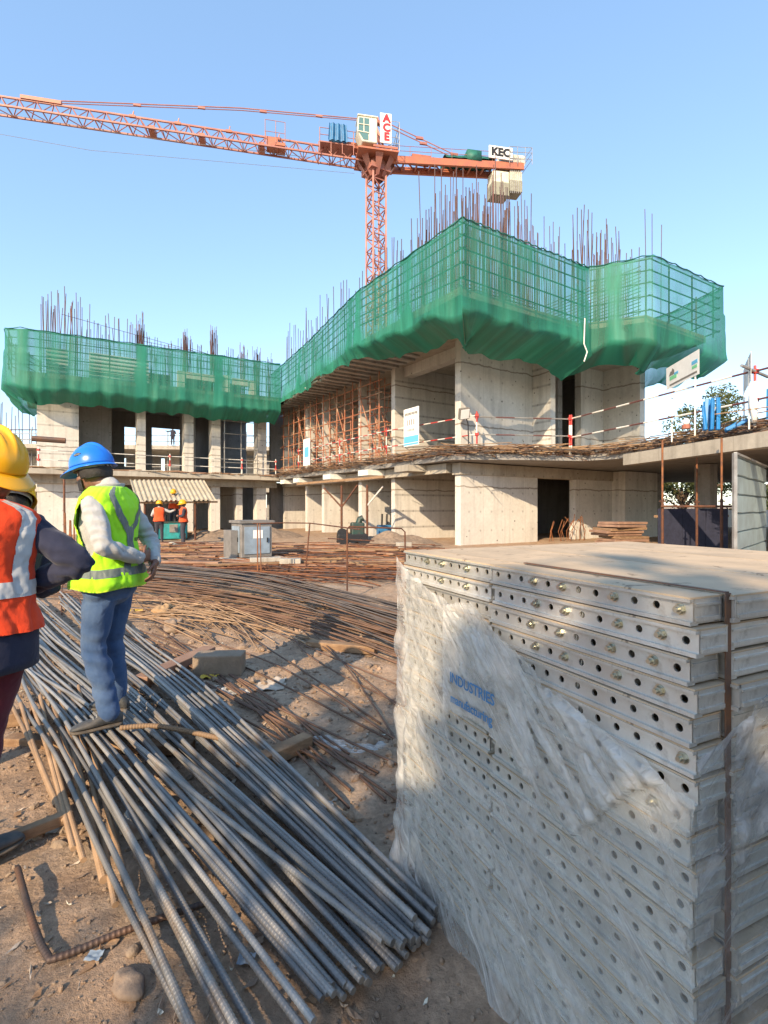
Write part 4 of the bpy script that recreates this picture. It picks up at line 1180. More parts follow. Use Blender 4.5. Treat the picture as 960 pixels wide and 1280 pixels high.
block('grey concrete plinth block beneath the electrical cabinet', (-3.5, 13.75, .05), (1.5, 1.1, .2), .62, 'slab')
block('concrete block lying in front of the electrical cabinet plinth', (-2.95, 12.75, .13), (.75, .28, .24), .3, 'slab')
block('pale concrete block right of the electrical cabinet', G(330, 714) + V((.55, .4, .13)), (.5, .3, .26), .1, 'slab')
block('rough brown concrete block alone on the bare earth', (-1.46, 4.55, .11), (.42, .2, .19), .06)
block('pale block near the foot of the receding ground floor walls', G(311, 693) + V((5, 2, .12)), (.5, .3, .25), .4, 'slab')

# engine powered machine and blue drum trolley by the ground floor wall
en = empty('site_engine', G(440, 684), .2, 'dark green site engine parked before the tan ground floor wall', 'machine')
bevel(MB().box((0, 0, .35), (1.1, .6, .3)).build('frame', M['black'], en, local=True), .03)
bevel(MB().box((.2, 0, .68), (.5, .5, .5)).build('engine_block', M['machgreen'], en, local=True), .06)
MB().tube([(-.35, -.2, .5), (-.35, .2, .5)], .2, 14).build('drum', M['black'], en, local=True)
MB().tube([(.25, 0, .9), (.3, 0, 1.05), (.42, 0, 1.1)], .12, 10).build('air_filter', M['machgreen'], en, local=True)
for x in (-.35, .4):
    for y in (-.32, .32): MB().tube([(x, y - .04, .2), (x, y + .04, .2)], .2, 16).build('wheel', M['black'], en, local=True)
bt = empty('blue_tool_box', G(483, 670), .2, 'blue box holding three dark steel rods near the grey wall', 'box')
bevel(MB().box((0, 0, .3), (.95, .6, .55)).build('box', M['tarpblue'], bt, local=True), .03)
for x in (-.25, 0, .22): MB().tube([(x, 0, .4), (x + .03, 0, 1.15)], .05, 8).build('rod', M['black'], bt, local=True)
# angled steel props in front of the receding ground floor
pr = empty('inclined_prop', G(438, 672), 0, 'rusty forked steel prop standing before the receding ground floor', 'prop')
MB().tube([P(427, 676, 22.5), P(427, 607, 22.5)], .05, 8).build('post', M['rust'], pr)
MB().tube([P(427, 634, 22.5), P(405, 610, 23)], .04, 8).build('strut', M['rust'], pr); MB().tube([P(427, 634, 22.5), P(447, 606, 22.3)], .04, 8).build('strut', M['rust'], pr)
pr = empty('inclined_prop', G(459, 672), 0, 'pale forked prop by the striped tan wall bay', 'prop')
MB().tube([P(459, 676, 22), P(459, 606, 22)], .05, 8).build('post', M['rust'], pr); MB().tube([P(459, 632, 22), P(479, 608, 21.8)], .04, 8).build('strut', M['conc'], pr)
bm_ = MB().bar(P(372, 605, 25), P(480, 596, 21.0), .12, .1).build('timber_beam', M['timber'], None); tag(bm_, 'long thin beam under the slab edge carried by the forked props', 'beam')

# barrier of bent bars
br = empty('bar_barrier', G(434, 748), 0, 'knocked together barrier of thin rusty bars across the yard', 'barrier')
pA, pB, pC = G(434, 748), G(384, 717), G(322, 721)
hA, hB, hC = pA + V((0, 0, 1.14)), pB + V((.06, 0, 1.14)), pC + V((.0, 0, 1.15))
MB().tube([pA - V((0, 0, .1)), hA, hA + V((.03, .02, .04)), hA + V((.9, .25, .0)), hA + V((.96, .26, -.06)), hA + V((.97, .27, -1.1))], .014, 7).build('post', M['rust'], br)
MB().tube([pB - V((.05, 0, .1)), hB], .016, 7).build('post', M['rust'], br)
MB().tube([pC, hC], .014, 7).build('post', M['rustor'], br)
MB().tube([pC + V((.08, 0, 0)), hC + V((.05, 0, 0))], .012, 7).build('post', M['rustor'], br)
MB().tube([hC + V((-.1, 0, 0)), (hC + hB) / 2 + V((0, 0, .01)), hB, hA + V((.2, .3, -.02))], .013, 7).build('rail', M['rust'], br)
MB().tube([P(410, 673, 11.4), P(467, 676, 9.5)], .012, 7).build('rail', M['rust'], br)
# thin standing bars in the ground floor doorway, plywood pile, props and hoarding at the right
for k in range(15):
    b = 4.7 + .17 * k + rnd.uniform(-.05, .05); q = BF(-.5 + rnd.uniform(-.3, .3), b, 0)
    o = MB().tube([q, q + V((rnd.gauss(0, .06), 0, .45)), q + V((rnd.gauss(0, .22), rnd.gauss(0, .1), .85 + rnd.random() * .35))], .014, 6).build('starter_bar', M['rustor'], None)
    tag(o, 'thin rusty bar sticking up before the dark ground floor doorway', 'bar', 'bars standing in the ground floor doorway')
pc = G(775, 690) ; pc = V(((775 - 480) / 640 * 15.6, 15.6, 0))
for k in range(9):
    o = MB().box((0, 0, 0), (1.25 + rnd.uniform(-.1, .1), .8, .075)).build('plywood_sheet', M['plywood' if k % 3 else 'timber'], None)
    o.location = pc + V((rnd.uniform(-.12, .12), rnd.uniform(-.1, .1), .34 + .085 * k)); o.rotation_euler = (rnd.uniform(-.02, .02), rnd.uniform(-.03, .03), .35 + rnd.uniform(-.12, .12)); bevel(o, .006, 1)
    tag(o, 'worn plywood formwork sheet in the pile before the shaded ground floor wall', 'plywood sheet', 'pile of plywood sheets')
o = MB().box(pc + V((0, 0, .15)), (1.0, .7, .3), .3).build('timber_bearer', M['timber'], None); tag(o, 'rough timber base under the pile of plywood sheets', 'timber')
for i, (u, v, d, lab) in enumerate(((828, 0, 13.0, 'leftmost rusty steel prop at the mouth of the undercroft'), (871, 0, 15.0, 'middle rusty steel prop standing deeper in the undercroft'), (902, 0, 12.6, 'rusty steel prop right beside the ribbed hoarding'))):
    p = empty('steel_prop', V(((u - 480) / 640 * d, d, 0)), 0, lab, 'prop', 'steel props under the podium')
    MB().tube([(0, 0, 0), (0, 0, 1.7)], .035, 8).build('outer_tube', M['rust'], p, local=True); MB().tube([(0, 0, 1.6), (0, 0, 3.2)], .025, 8).build('inner_tube', M['rustor'], p, local=True)
    MB().box((0, 0, .01), (.18, .18, .02)).build('base_plate', M['rust'], p, local=True); MB().tube([(-.08, 0, 1.65), (.08, 0, 1.65)], .02, 6).build('collar', M['rust'], p, local=True)
o = MB().tube([P(826, 633, 12.95), P(920, 633, 12.55)], .03, 8).build('cross_tube', M['rust'], None); tag(o, 'rusty tube clamped level across the steel props', 'tube')
hd = empty('hoarding', (7.55, 11, 0), 0, 'pale blue ribbed metal hoarding leaning out from the right edge', 'hoarding')
h0, h1 = V((7.55, 11.0, 0)), V((10.9, 14.6, 0))
m = MB()
def hpt(u, v):
    z = .15 + 2.48 * v; f = (v * 6) % 1
    off = .05 if f > .86 else 0
    p = h0.lerp(h1, u); n = V((-.73, .68, 0))
    return V((p.x + n.x * off, p.y + n.y * off, z + .02 * noise.noise(V((u * 5, v * 3, 2)))))
m.grid(hpt, 12, 84); o = m.build('sheet', M['hoard'], hd); sd = o.modifiers.new('t', 'SOLIDIFY'); sd.thickness = .006
MB().bar(h0 + V((-.03, -.02, 0)), h0 + V((-.03, -.02, 2.66)), .07).build('frame_post', M['pipegrey'], hd)
MB().bar(h0 + V((0, 0, 2.66)), h1 + V((0, 0, 2.66)), .06, .05).build('top_rail', M['pipegrey'], hd)
# ================================================================== WRAPPED STACK OF PANELS
CN = V((.600, 1.0, 0)); A2 = V((-.469, 1, 0)).normalized(); B2 = V((A2.y, -A2.x, 0))
LH, NL, ZB = .0594, 21, .078
TOP = ZB + LH * NL
WROT = math.atan2(A2.y, A2.x)
def SP(p, q, z): return CN + A2 * p + B2 * q + V((0, 0, z))     # p along the long face, q into the stack

def panel_mesh(L, W, holes=True, hr=.0085, bolts=()):
    """local: x along (0..L), y into the stack (0..W), z 0..LH; front web at y ~ .006"""
    m = MB(); t = .004; h = LH - .003
    m.cur = 1; m.box((L / 2, W / 2, h - t / 2), (L, W, t)); m.cur = 0
    m.box((L / 2, .003 + .0, h - t - .003), (L, .012, .006))
    m.box((L / 2, .011, .004), (L, .024, .008))
    m.box((L / 2, W - .004, h / 2), (L, .006, h - t - .001))
    y = .0075
    if holes:
        n = max(1, int(L / .05)); w = L / n; z0, z1 = .008, h - t - .0005; zc = .0290; S8 = 12
        for i in range(n):
            x0 = i * w; cx = x0 + w / 2
            ring = [(cx + hr * math.cos(2 * math.pi * k / S8), zc + hr * math.sin(2 * math.pi * k / S8)) for k in range(S8)]
            outr = []
            for k in range(S8):
                a_ = 2 * math.pi * k / S8; c_, s_ = math.cos(a_), math.sin(a_)
                lim = []
                if abs(c_) > 1e-6: lim.append((w / 2) / abs(c_))
                if abs(s_) > 1e-6: lim.append(((z1 - zc) if s_ > 0 else (zc - z0)) / abs(s_))
                r = min(lim); outr.append((cx + r * c_, zc + r * s_))
            # corners belong to the outer ring as well
            vs = [(a_, y, b_) for a_, b_ in outr] + [(a_, y, b_) for a_, b_ in ring] + [(a_, y + .005, b_) for a_, b_ in ring]
            fs = []
            for k in range(S8):
                k2 = (k + 1) % S8
                fs.append((k, k2, S8 + k2, S8 + k)); fs.append((S8 + k, S8 + k2, 2 * S8 + k2, 2 * S8 + k))
            base = len(vs)
            vs += [(x0 + w, y, z1), (x0, y, z1), (x0, y, z0), (x0 + w, y, z0)]
            def nearest(q):  # fill the corner triangles
                return q
            q1 = [k for k in range(S8) if 0 <= k <= S8 // 4]
            for (ci, k0) in ((0, 0), (1, 3), (2, 6), (3, 9)):
                for k in range(k0, k0 + 3):
                    a_, b_ = outr[k], outr[(k + 1) % S8]
                    if abs(a_[0] - b_[0]) > 1e-6 and abs(a_[1] - b_[1]) > 1e-6:
                        fs.append((k, base + ci, (k + 1) % S8))
            m.add(vs, fs)
    else:
        m.box((L / 2, y, h / 2), (L, .005, h - t - .001))
    # end plates, slightly inset, with a pressed rib
    for x, sg in ((.004, -1), (L - .004, 1)):
        m.box((x, W / 2 + .004, h / 2), (.006, W - .018, h - t - .002))
        m.box((x + sg * .004, W / 2 + .004, .012), (.006, W - .022, .008)); m.box((x + sg * .004, W / 2 + .004, h - .016), (.005, W - .022, .005))
    for x in np.arange(.15, L - .05, .15): m.box((x, W / 2, h / 2), (.004, W - .03, h - t - .004))
    return m.mesh('panel', [M['alum'], M['deck']])
def bolt_mesh():
    m = MB()
    m.tube([(0, .004, 0), (0, -.001, 0)], .0125, 18); m.tube([(0, -.001, 0), (0, -.0095, 0)], .0098, 6); m.tube([(0, -.0095, 0), (0, -.0175, 0)], .0052, 10)
    return m.mesh('bolt', [M['bolt']])
BM = bolt_mesh()
ORD = ['topmost', 'second', 'third', 'fourth', 'fifth', 'sixth', 'seventh', 'eighth', 'ninth', 'tenth', 'eleventh', 'twelfth', 'thirteenth', 'fourteenth', 'fifteenth', 'sixteenth', 'seventeenth', 'eighteenth', 'nineteenth', 'twentieth', 'twenty-first']
rs = random.Random(5)
LN = .640; LT = 1.225
cols = [('near end of the front column', 0, LN, 0, .098, True), ('far end of the front column', LN + .006, LT - LN - .006, 0, .098, True),
        ('second column behind the steel strap', -.012, LT, .112, .375, False), ('third column back', -.004, LT, .495, .40, False), ('rear column', .006, LT, .903, .40, False)]
meshes = [panel_mesh(c[2], c[4], c[5]) for c in cols]
for ci, (nm, p0, L, q0, W, hol) in enumerate(cols):
    for k in range(NL):
        lay = NL - 1 - k
        o = bpy.data.objects.new('formwork_panel', meshes[ci]); C.objects.link(o)
        dp = rs.uniform(-.011, .011) + (.008 if k % 3 == 2 else 0); dq = rs.uniform(-.002, .004)
        if ci == 1: dq += (.004 if k != 2 else .016)
        # local x runs from the near corner along A2, local y into the stack: mirrored frame handled by the matrix
        o.matrix_world = Matrix.Translation(SP(p0 + dp, q0 + dq, ZB + LH * lay)) @ Matrix(((A2.x, B2.x, 0, 0), (A2.y, B2.y, 0, 0), (0, 0, 1, 0), (0, 0, 0, 1)))
        if k == 0: lab = f'top panel of the {nm} of the stack, dusty deck showing'
        else: lab = f'{ORD[k]} panel from the top, {nm} of the stack'
        tag(o, lab, 'formwork panel', 'aluminium formwork panels in the wrapped stack')
        if ci == 0:
            spots = {0: (.0275, .19, .34, .46), 1: (.0525 + .02, .19, .34, .46), 2: (.0725, .19, .34, .47), 3: (.0725, .18, .33, .47), 5: (.0425,), 7: (.07,)}.get(k, ())
        elif ci == 1: spots = {0: (.12, .27, .42), 1: (.12, .29)}.get(k, ())
        else: spots = ()
        for s in spots:
            n = int(L / .05); w_ = L / n; s = (int(s / w_) + .5) * w_
            b = bpy.data.objects.new('bolt', BM); C.objects.link(b); b.parent = o; b.location = (s, .0075, .029); b.rotation_euler = (0, rs.random(), 0)
# the vertical strap at the near end and the bearers
m = MB(); m.bar(SP(-.004, .105, ZB), SP(-.004, .105, TOP + .001), .002, .010); 
st_ = MB(); st_.box(SP(-.006, .1055, (ZB + TOP) / 2), (.003, .017, TOP - ZB), WROT); st_.box(SP(.3, .1055, TOP + .0015), (.61, .012, .003), WROT)
tag(st_.build('steel_strap', M['strap'], None), 'rusty steel strap running up the near end of the panel stack', 'strap')
for i, (p, lab) in enumerate(((.08, 'timber bearer under the near end of the panel stack'), (.6, 'timber bearer under the middle of the panel stack'), (1.14, 'timber bearer under the far end of the panel stack'))):
    o = MB().box((0, 0, 0), (.1, 1.3, .085)).build('timber_bearer', M['timber'], None); o.location = SP(p, .65, .035); o.rotation_euler = (0, 0, WROT); tag(o, lab, 'timber', 'bearers under the panel stack')
# marking paint handwriting on the fifth rail
# ------------------------------------------------------------------ stretch film
def to_face(u, v):
    """survey: where the long face is met by direction (u, v)"""
    r = (u - CU) / F
    p = (CN.x - r * CN.y) / (r * A2.y - A2.x)
    return p, CAMZ - (v - CV) / F * (CN.y + p * A2.y)
hem = [to_face(u, v) for u, v in ((497, 692), (512, 706), (545, 738), (600, 782), (640, 802), (668, 838), (700, 866), (740, 895), (790, 930), (826, 962), (846, 985))]
hem.sort(); hp = [h_[0] for h_ in hem]; hz = [h_[1] for h_ in hem]
def film_face():
    vs, uv, cr, fs, idx = [], [], [], [], {}
    nu, nv = 190, 190
    tA = [to_face(u, v) for u, v in ((562, 742), (640, 800), (700, 870), (790, 940), (836, 975), (800, 985), (722, 1045), (690, 1000), (640, 940), (590, 850))]
    def inside(p, z, poly):
        c = False; n = len(poly)
        for i in range(n):
            (x1, y1), (x2, y2) = poly[i], poly[(i + 1) % n]
            if (y1 > z) != (y2 > z) and p < (x2 - x1) * (z - y1) / (y2 - y1) + x1: c = not c
        return c
    hole1 = [to_face(u, v) for u, v in ((560, 893), (605, 902), (622, 920), (660, 950), (670, 1000), (610, 985), (565, 930))]
    for j in range(nv + 1):
        for i in range(nu + 1):
            p = -.012 + (LT + .03) * i / nu
            top = float(np.interp(p, hp, hz))
            top += .012 * noise.noise(V((p * 14, 2, 0))) + .006 * noise.noise(V((p * 50, 5, 0)))
            z = -.02 + (top + .02) * j / nv
            # tension folds run down towards the near corner
            s = (p * .74 + z * .68); t = (-p * .68 + z * .74)
            ridge = abs(noise.noise(V((t * 26, s * 2.6, 3)))) * .010 + noise.noise(V((t * 9, s * 1.5, 7))) * .012
            c = 0.0
            if inside(p, z, tA):
                ridge += abs(noise.noise(V((t * 34, s * 8, 1)))) * .019 + .012 * noise.noise(V((t * 15, s * 7, 8))) + .012
                c = .10 + .50 * noise.noise(V((t * 30, s * 5, 2)))
            e = min(1, (top - z) / .05)
            c += .22 * (1 - e)
            if inside(p, z, hole1): c -= .30
            if z < .25: ridge += .03 * (1 - z / .25) * (1 + noise.noise(V((p * 8, z * 9, 4)))); c += .12 * (1 - z / .25)
            if p > LT - .26: k_ = min(1, (p - LT + .26) / .12); ridge += k_ * (.004 + .026 * abs(noise.noise(V((p * 16, z * 7, 5))))); c += k_ * (.10 + .25 * noise.noise(V((p * 22, z * 9, 15))))
            q = -.012 - max(-.003, ridge)
            vs.append(SP(p, q, z)); uv.append((p, z)); cr.append(max(-.4, min(.75, c)))
    for j in range(nv):
        for i in range(nu): fs.append((j * (nu + 1) + i, j * (nu + 1) + i + 1, (j + 1) * (nu + 1) + i + 1, (j + 1) * (nu + 1) + i))
    return vs, fs, uv, cr
def film_obj(name, data, mat, parent=None):
    vs, fs, uv, cr = data
    me = bpy.data.meshes.new(name); me.from_pydata([tuple(v) for v in vs], [], fs); me.materials.append(mat)
    me.polygons.foreach_set('use_smooth', [True] * len(fs))
    ul = me.uv_layers.new(name='UVMap'); ul.data.foreach_set('uv', [c for lp in me.loops for c in uv[lp.vertex_index]])
    at_ = me.attributes.new('crumple', 'FLOAT', 'POINT'); at_.data.foreach_set('value', cr)
    o = bpy.data.objects.new(name, me); C.objects.link(o)
    if parent: o.parent = parent; o.matrix_parent_inverse = world(parent).inverted()
    return o
film = film_obj('stretch_film', film_face(), M['film'])
tag(film, 'torn clear stretch film clinging to the long face of the panel stack', 'plastic film', 'stretch film on the panel stack')
def film_side():
    vs, uv, cr, fs = [], [], [], []; nu, nv = 120, 130
    for j in range(nv + 1):
        for i in range(nu + 1):
            q = -.014 + 1.33 * i / nu
            top = 1.02 + .42 * q + .02 * noise.noise(V((q * 9, 1, 1))) + .01 * noise.noise(V((q * 30, 1, 5)))
            top = min(top, TOP - .02)
            z = -.02 + (top + .02) * j / nv
            s = q * .8 + z * .6; t = -q * .6 + z * .8
            r = abs(noise.noise(V((t * 20, s * 2.5, 13)))) * .012 + .01 * noise.noise(V((t * 7, s * 2, 17)))
            c = .05
            if z > top - .28 and q > .1: r += .022 * abs(noise.noise(V((q * 18, z * 16, 3)))); c += .25 + .5 * noise.noise(V((q * 17, z * 17, 9)))
            c += .2 * max(0, 1 - (top - z) / .03)
            vs.append(SP(-.018 - max(0, r), q, z)); uv.append((q, z)); cr.append(max(-.3, min(.6, c)))
    for j in range(nv):
        for i in range(nu): fs.append((j * (nu + 1) + i, j * (nu + 1) + i + 1, (j + 1) * (nu + 1) + i + 1, (j + 1) * (nu + 1) + i))
    return vs, fs, uv, cr
tag(film_obj('stretch_film', film_side(), M['filmside']), 'dull stretch film over the near end face of the panel stack', 'plastic film', 'stretch film on the panel stack')
# white printed strip of the film with its blue lettering
poly = [to_face(u, v) for u, v in ((563, 755), (598, 752), (640, 800), (672, 828), (690, 850), (668, 900), (690, 950), (668, 962), (622, 915), (600, 895), (563, 885))]
def prt_q(p, z): 
    t = (-p * .68 + z * .74); return -.030 - .006 * abs(noise.noise(V((t * 26, p, 3)))) - .006 * noise.noise(V((p * 10, z * 10, 2)))
m = MB()
cxp = sum(p for p, _ in poly) / len(poly); czp = sum(z for _, z in poly) / len(poly)
def strip(u, v):
    # fan between the hem side and the lower side
    return None
import mathutils.geometry as mg
pv = [V((p, z)) for p, z in poly]
grid_pts = list(pv)
xs_ = [p for p, _ in poly]; zs_ = [z for _, z in poly]
def in_poly(p, z):
    c = False; n = len(poly)
    for i in range(n):
        (x1, y1), (x2, y2) = poly[i], poly[(i + 1) % n]
        if (y1 > z) != (y2 > z) and p < (x2 - x1) * (z - y1) / (y2 - y1) + x1: c = not c
    return c
nu, nv = 90, 90
x0, x1, z0, z1 = min(xs_), max(xs_), min(zs_), max(zs_)
wob = lambda p, z: (p + .006 * noise.noise(V((p * 40, z * 40, 1))), z + .006 * noise.noise(V((p * 40, z * 40, 6))))
m.grid(lambda u, v: SP(x0 + (x1 - x0) * u, prt_q(x0 + (x1 - x0) * u, z0 + (z1 - z0) * v), z0 + (z1 - z0) * v), nu, nv, lambda u, v: in_poly(*wob(x0 + (x1 - x0) * u, z0 + (z1 - z0) * v)))
vs_, fs_ = m.v, m.f
prt = film_obj('printed_film', (vs_, fs_, [((V(v) - CN).dot(A2), v[2]) for v in vs_], [.20 + .24 * noise.noise(V((v[0] * 14, v[1] * 14, v[2] * 14))) for v in vs_]), M['film'], film)
prt['label'] = 'whiter strip of the film with blue printing'
m = MB()
def lay_text(s, pu, size, sp=1.0):
    a_, b_ = [to_face(*q) for q in pu]
    d = V((b_[0] - a_[0], b_[1] - a_[1]))
    ax = (A2 * d.x + V((0, 0, d.y))).normalized(); ay = (B2).cross(ax).normalized()
    if ay.z < 0: ay = -ay
    mid = ((a_[0] + b_[0]) / 2, (a_[1] + b_[1]) / 2)
    m.text(s, SP(mid[0], -.042, mid[1]), ax, ay, size, .012, .0006, sp)
lay_text('INDUSTRIES', ((570, 841), (640, 878)), .047, .95)
lay_text('manufacturing', ((570, 866), (638, 903)), .042, .95)
m.build('lettering', M['letblue'], prt)
# tail of film trailing on the ground by the left corner
def tail(label, pts, seed, w=.22):
    pts = [V(p) for p in pts]
    def fn(u, v):
        k = u * (len(pts) - 1); i = min(int(k), len(pts) - 2); p = pts[i].lerp(pts[i + 1], k - i); d = (pts[i + 1] - pts[i]).normalized(); n = V((-d.y, d.x, 0))
        ww = w * (.6 + .8 * abs(noise.noise(V((u * 4, seed, 1)))))
        return p + n * (v - .5) * ww + V((0, 0, .012 + .045 * abs(noise.noise(V((u * 5, v * 2.2, seed)))) + .010 * noise.noise(V((u * 14, v * 6, seed)))))
    mm = MB().grid(fn, 70, 24)
    o = film_obj('film_scrap', (mm.v, mm.f, [(v[0], v[1] + v[2]) for v in mm.v], [.08 + .3 * noise.noise(V((v[0] * 20, v[1] * 20, v[2] * 20))) for v in mm.v]), M['scrapfilm'])
    return tag(o, label, 'plastic scrap')
tail('dirty film tail trailing from the left foot of the panel stack', [G(496, 1085), G(520, 1125), G(545, 1165), G(575, 1225), G(615, 1290)], 1, .16)
tail('crumpled clear plastic lying on the earth right of the rebar bundle', [G(352, 985), G(375, 1005), G(405, 1020)], 2, .22)
tail('grey plastic rag on the earth before the panel stack', [G(395, 925), G(440, 940), G(485, 935)], 3, .14)
tail('pale plastic rag lying by the brown concrete block', [G(275, 865), G(300, 868), G(318, 862)], 4, .16)

# ================================================================== REINFORCEMENT ON THE GROUND
rb = random.Random(21)
def ribbed(pts, r, near=True, n=8):
    """a curved ribbed bar through pts (Catmull-like), ribs only where they can be seen"""
    pts = [V(p) for p in pts]
    def at(t):
        k = t * (len(pts) - 1); i = min(int(k), len(pts) - 2); f = k - i
        p0, p1, p2, p3 = pts[max(i - 1, 0)], pts[i], pts[i + 1], pts[min(i + 2, len(pts) - 1)]
        return .5 * ((2 * p1) + (p2 - p0) * f + (2 * p0 - 5 * p1 + 4 * p2 - p3) * f * f + (3 * p1 - p0 - 3 * p2 + p3) * f ** 3)
    L = sum((pts[i + 1] - pts[i]).length for i in range(len(pts) - 1))
    dense = [at(i / 300) for i in range(301)]; cl_ = [0]
    for i in range(300): cl_.append(cl_[-1] + (dense[i + 1] - dense[i]).length)
    L = cl_[-1]; dx = [p.x for p in dense]; dy = [p.y for p in dense]; dz = [p.z for p in dense]
    line, rad = [], []
    t = 0; k = 0
    while t < 1:
        s_ = t * L; p = V((np.interp(s_, cl_, dx), np.interp(s_, cl_, dy), np.interp(s_, cl_, dz))); line.append(p)
        d = math.hypot(p.x, p.y)
        if near and d < 3.6:
            rad.append(r * (.965, .965, 1.055, 1.055)[k % 4]); t += (.0085, .002, .0045, .002)[k % 4] / L
        else:
            rad.append(r * 1.03); t += .12 / L
        k += 1
    line.append(at(1.0)); rad.append(r)
    return MB().tube(line, rad, n)
def lay(name, label, group, mat, pts, r, near=True, n=8):
    o = ribbed(pts, r, near, 11 if near else n).build(name, M[mat], None, not near)
    return tag(o, label, 'reinforcing bar', group)
def gp(u, v, h): 
    q = G(u, v, h); return V((q.x, q.y, h))
# bundle of grey bars under the man's feet; (near end u, v, height, shift at the far end)
GB = 'grey bars of the foreground bundle'; LB = 'ribbed grey steel bar in the foreground bundle under the man in the lime vest'
def bundle(n, near, far, hgt, r, layers, jit=.008, mid=.0, extra=(.0, 0)):
    for i in range(n):
        f = (i + .5) / n + rb.uniform(-.3, .3) / n
        ly = i % layers
        h = hgt + ly * r * 1.8 + rb.uniform(0, r * .8)
        a_ = V(near[0]).lerp(V(near[1]), f); b_ = V(far[0]).lerp(V(far[1]), min(1, max(0, f + rb.uniform(-.10, .10))))
        a_ = V((a_.x + rb.uniform(-jit, jit), a_.y + rb.uniform(-.05, .05), h)); b_ = V((b_.x, b_.y, h + rb.uniform(0, .03)))
        d = (a_ - b_); nrm = V((-d.y, d.x, 0)).normalized()
        c1 = b_.lerp(a_, .35) + nrm * (mid + rb.uniform(-.03, .03)); c2 = b_.lerp(a_, .7) + nrm * (mid * .8 + rb.uniform(-.02, .02))
        e_ = b_ + (b_ - a_).normalized() * (2.6 + rb.random()) + nrm * rb.uniform(-.15, .15)
        c1.z += .012; 
        lay('rebar', LB, GB, 'bar', [e_, b_, c1, c2, a_], r)
bundle(21, (gp(500, 1196, .06), gp(548, 1152, .06)), (gp(62, 800, .08), gp(178, 800, .08)), .05, .0108, 3, mid=.05)
bundle(9, (gp(428, 1236, .06), gp(498, 1196, .05)), (gp(40, 822, .08), gp(90, 800, .08)), .05, .0108, 2, mid=.03)
bundle(11, (gp(380, 1286, .06), gp(462, 1220, .06)), (gp(30, 845, .08), gp(70, 812, .08)), .07, .0108, 2, mid=.03)
bundle(5, (gp(240, 1330, .06), gp(352, 1330, .06)), (gp(24, 880, .08), gp(48, 838, .08)), .06, .0115, 2, mid=.02)
bundle(5, (gp(470, 1190, .10), gp(540, 1150, .10)), (gp(20, 838, .1), gp(150, 786, .12)), .10, .012, 2, mid=.03)
# brown thick bars at the left
BBG = 'brown bars at the left edge of the yard'
for i in range(8):
    o0 = i * 12; rr_ = .012 if i not in (5,) else .017
    s_ = gp(14 + o0, 885 - i * 4 + rb.uniform(-6, 6), .10); e_ = gp(70 + i * 13 + rb.uniform(-6, 6), 1020 + i * 18 + rb.uniform(-20, 20), .035)
    lay('rebar', 'brown rusty ribbed bar of the loose group left of the man’s front shoe'.replace('’', "'"), BBG, 'barrust', [s_, s_.lerp(e_, .5) + V((rb.uniform(-.02, .02), 0, .0)), e_], rr_)
# thin rusty bars sweeping over the earth
TG = 'thin rusty bars swept across the middle of the yard'; TL = 'thin rusty bar lying loose across the bare earth in mid yard'
for i in range(13):
    f = rb.random()
    s_ = gp(150 + 60 * f + rb.uniform(-25, 25), 775 + 45 * rb.random(), .05); e_ = gp(400 + 110 * rb.random(), 925 + 95 * rb.random(), .02)
    md = s_.lerp(e_, .5) + V((rb.uniform(-.25, .25), rb.uniform(-.2, .2), .01))
    for q in (s_, md, e_): q.z = max(q.z, gz(q.x, q.y) + .012)
    lay('rebar', TL, TG, 'barthin', [s_, md, e_], .0075, False, 6)
for i in range(5):
    s_ = gp(330 + rb.uniform(-90, 90), 768 + 20 * rb.random(), .08); e_ = gp(470 + 60 * rb.random(), 850 + 120 * rb.random(), .03)
    md = s_.lerp(e_, .5) + V((rb.uniform(-.3, .3), rb.uniform(-.2, .2), .0))
    for q in (s_, md, e_): q.z = max(q.z, gz(q.x, q.y) + .012)
    lay('rebar', TL, TG, 'barthin', [s_, md, e_], .007, False, 6)
# the big heap of long bars running from far left to the panel stack
HG = 'long bars of the big heap across the yard'; HL = 'long thin steel bar in the big swept heap behind the lime vest man'
def hump(f): return .05 + .30 * math.sin(math.pi * min(1, max(0, f))) ** .8
for i in range(78):
    f = rb.random() ** .85
    s_ = V((-7.4 + rb.uniform(-.9, .9) + 1.6 * f, 13.4 - 5.0 * f + rb.uniform(-.4, .4), 0)); e_ = V((.75 + rb.uniform(-.7, .5), 6.5 - 1.9 * f + rb.uniform(-.3, .3), 0))
    c_ = V((-2.4 + .1 * f + rb.uniform(-.25, .25), 9.0 - 2.6 * f + rb.uniform(-.15, .15) + .7, 0))
    hs = hump(f) * (1 + rb.uniform(-.15, .1))
    s_.z = gz(s_.x, s_.y) + hs * .7; c_.z = gz(c_.x, c_.y) + hs; e_.z = gz(e_.x, e_.y) + hs * .35
    if f > .72: lab, grp, mt_ = HL, HG, 'barthin'
    else: lab, grp, mt_ = HL, HG, 'bardark' if rb.random() < .7 else 'barthin'
    lay('rebar', HL, HG, mt_, [s_, s_.lerp(c_, .5) + V((0, .15, .03)), c_, c_.lerp(e_, .5) + V((.05, .12, .02)), e_], .009, False, 5)
for i in range(46):
    s_ = gp(165 + rb.uniform(-30, 60), 742 + rb.uniform(-14, 32), .1); e_ = gp(330 + rb.uniform(-80, 90), 770 + rb.uniform(-20, 40), .06)
    c_ = s_.lerp(e_, .5) + V((rb.uniform(-.2, .2), rb.uniform(-.2, .2), .05))
    lay('rebar', 'short rust orange bar strewn in front of the big heap', 'rust orange bars before the big heap', 'barrust', [s_, c_, e_], .008, False, 5)
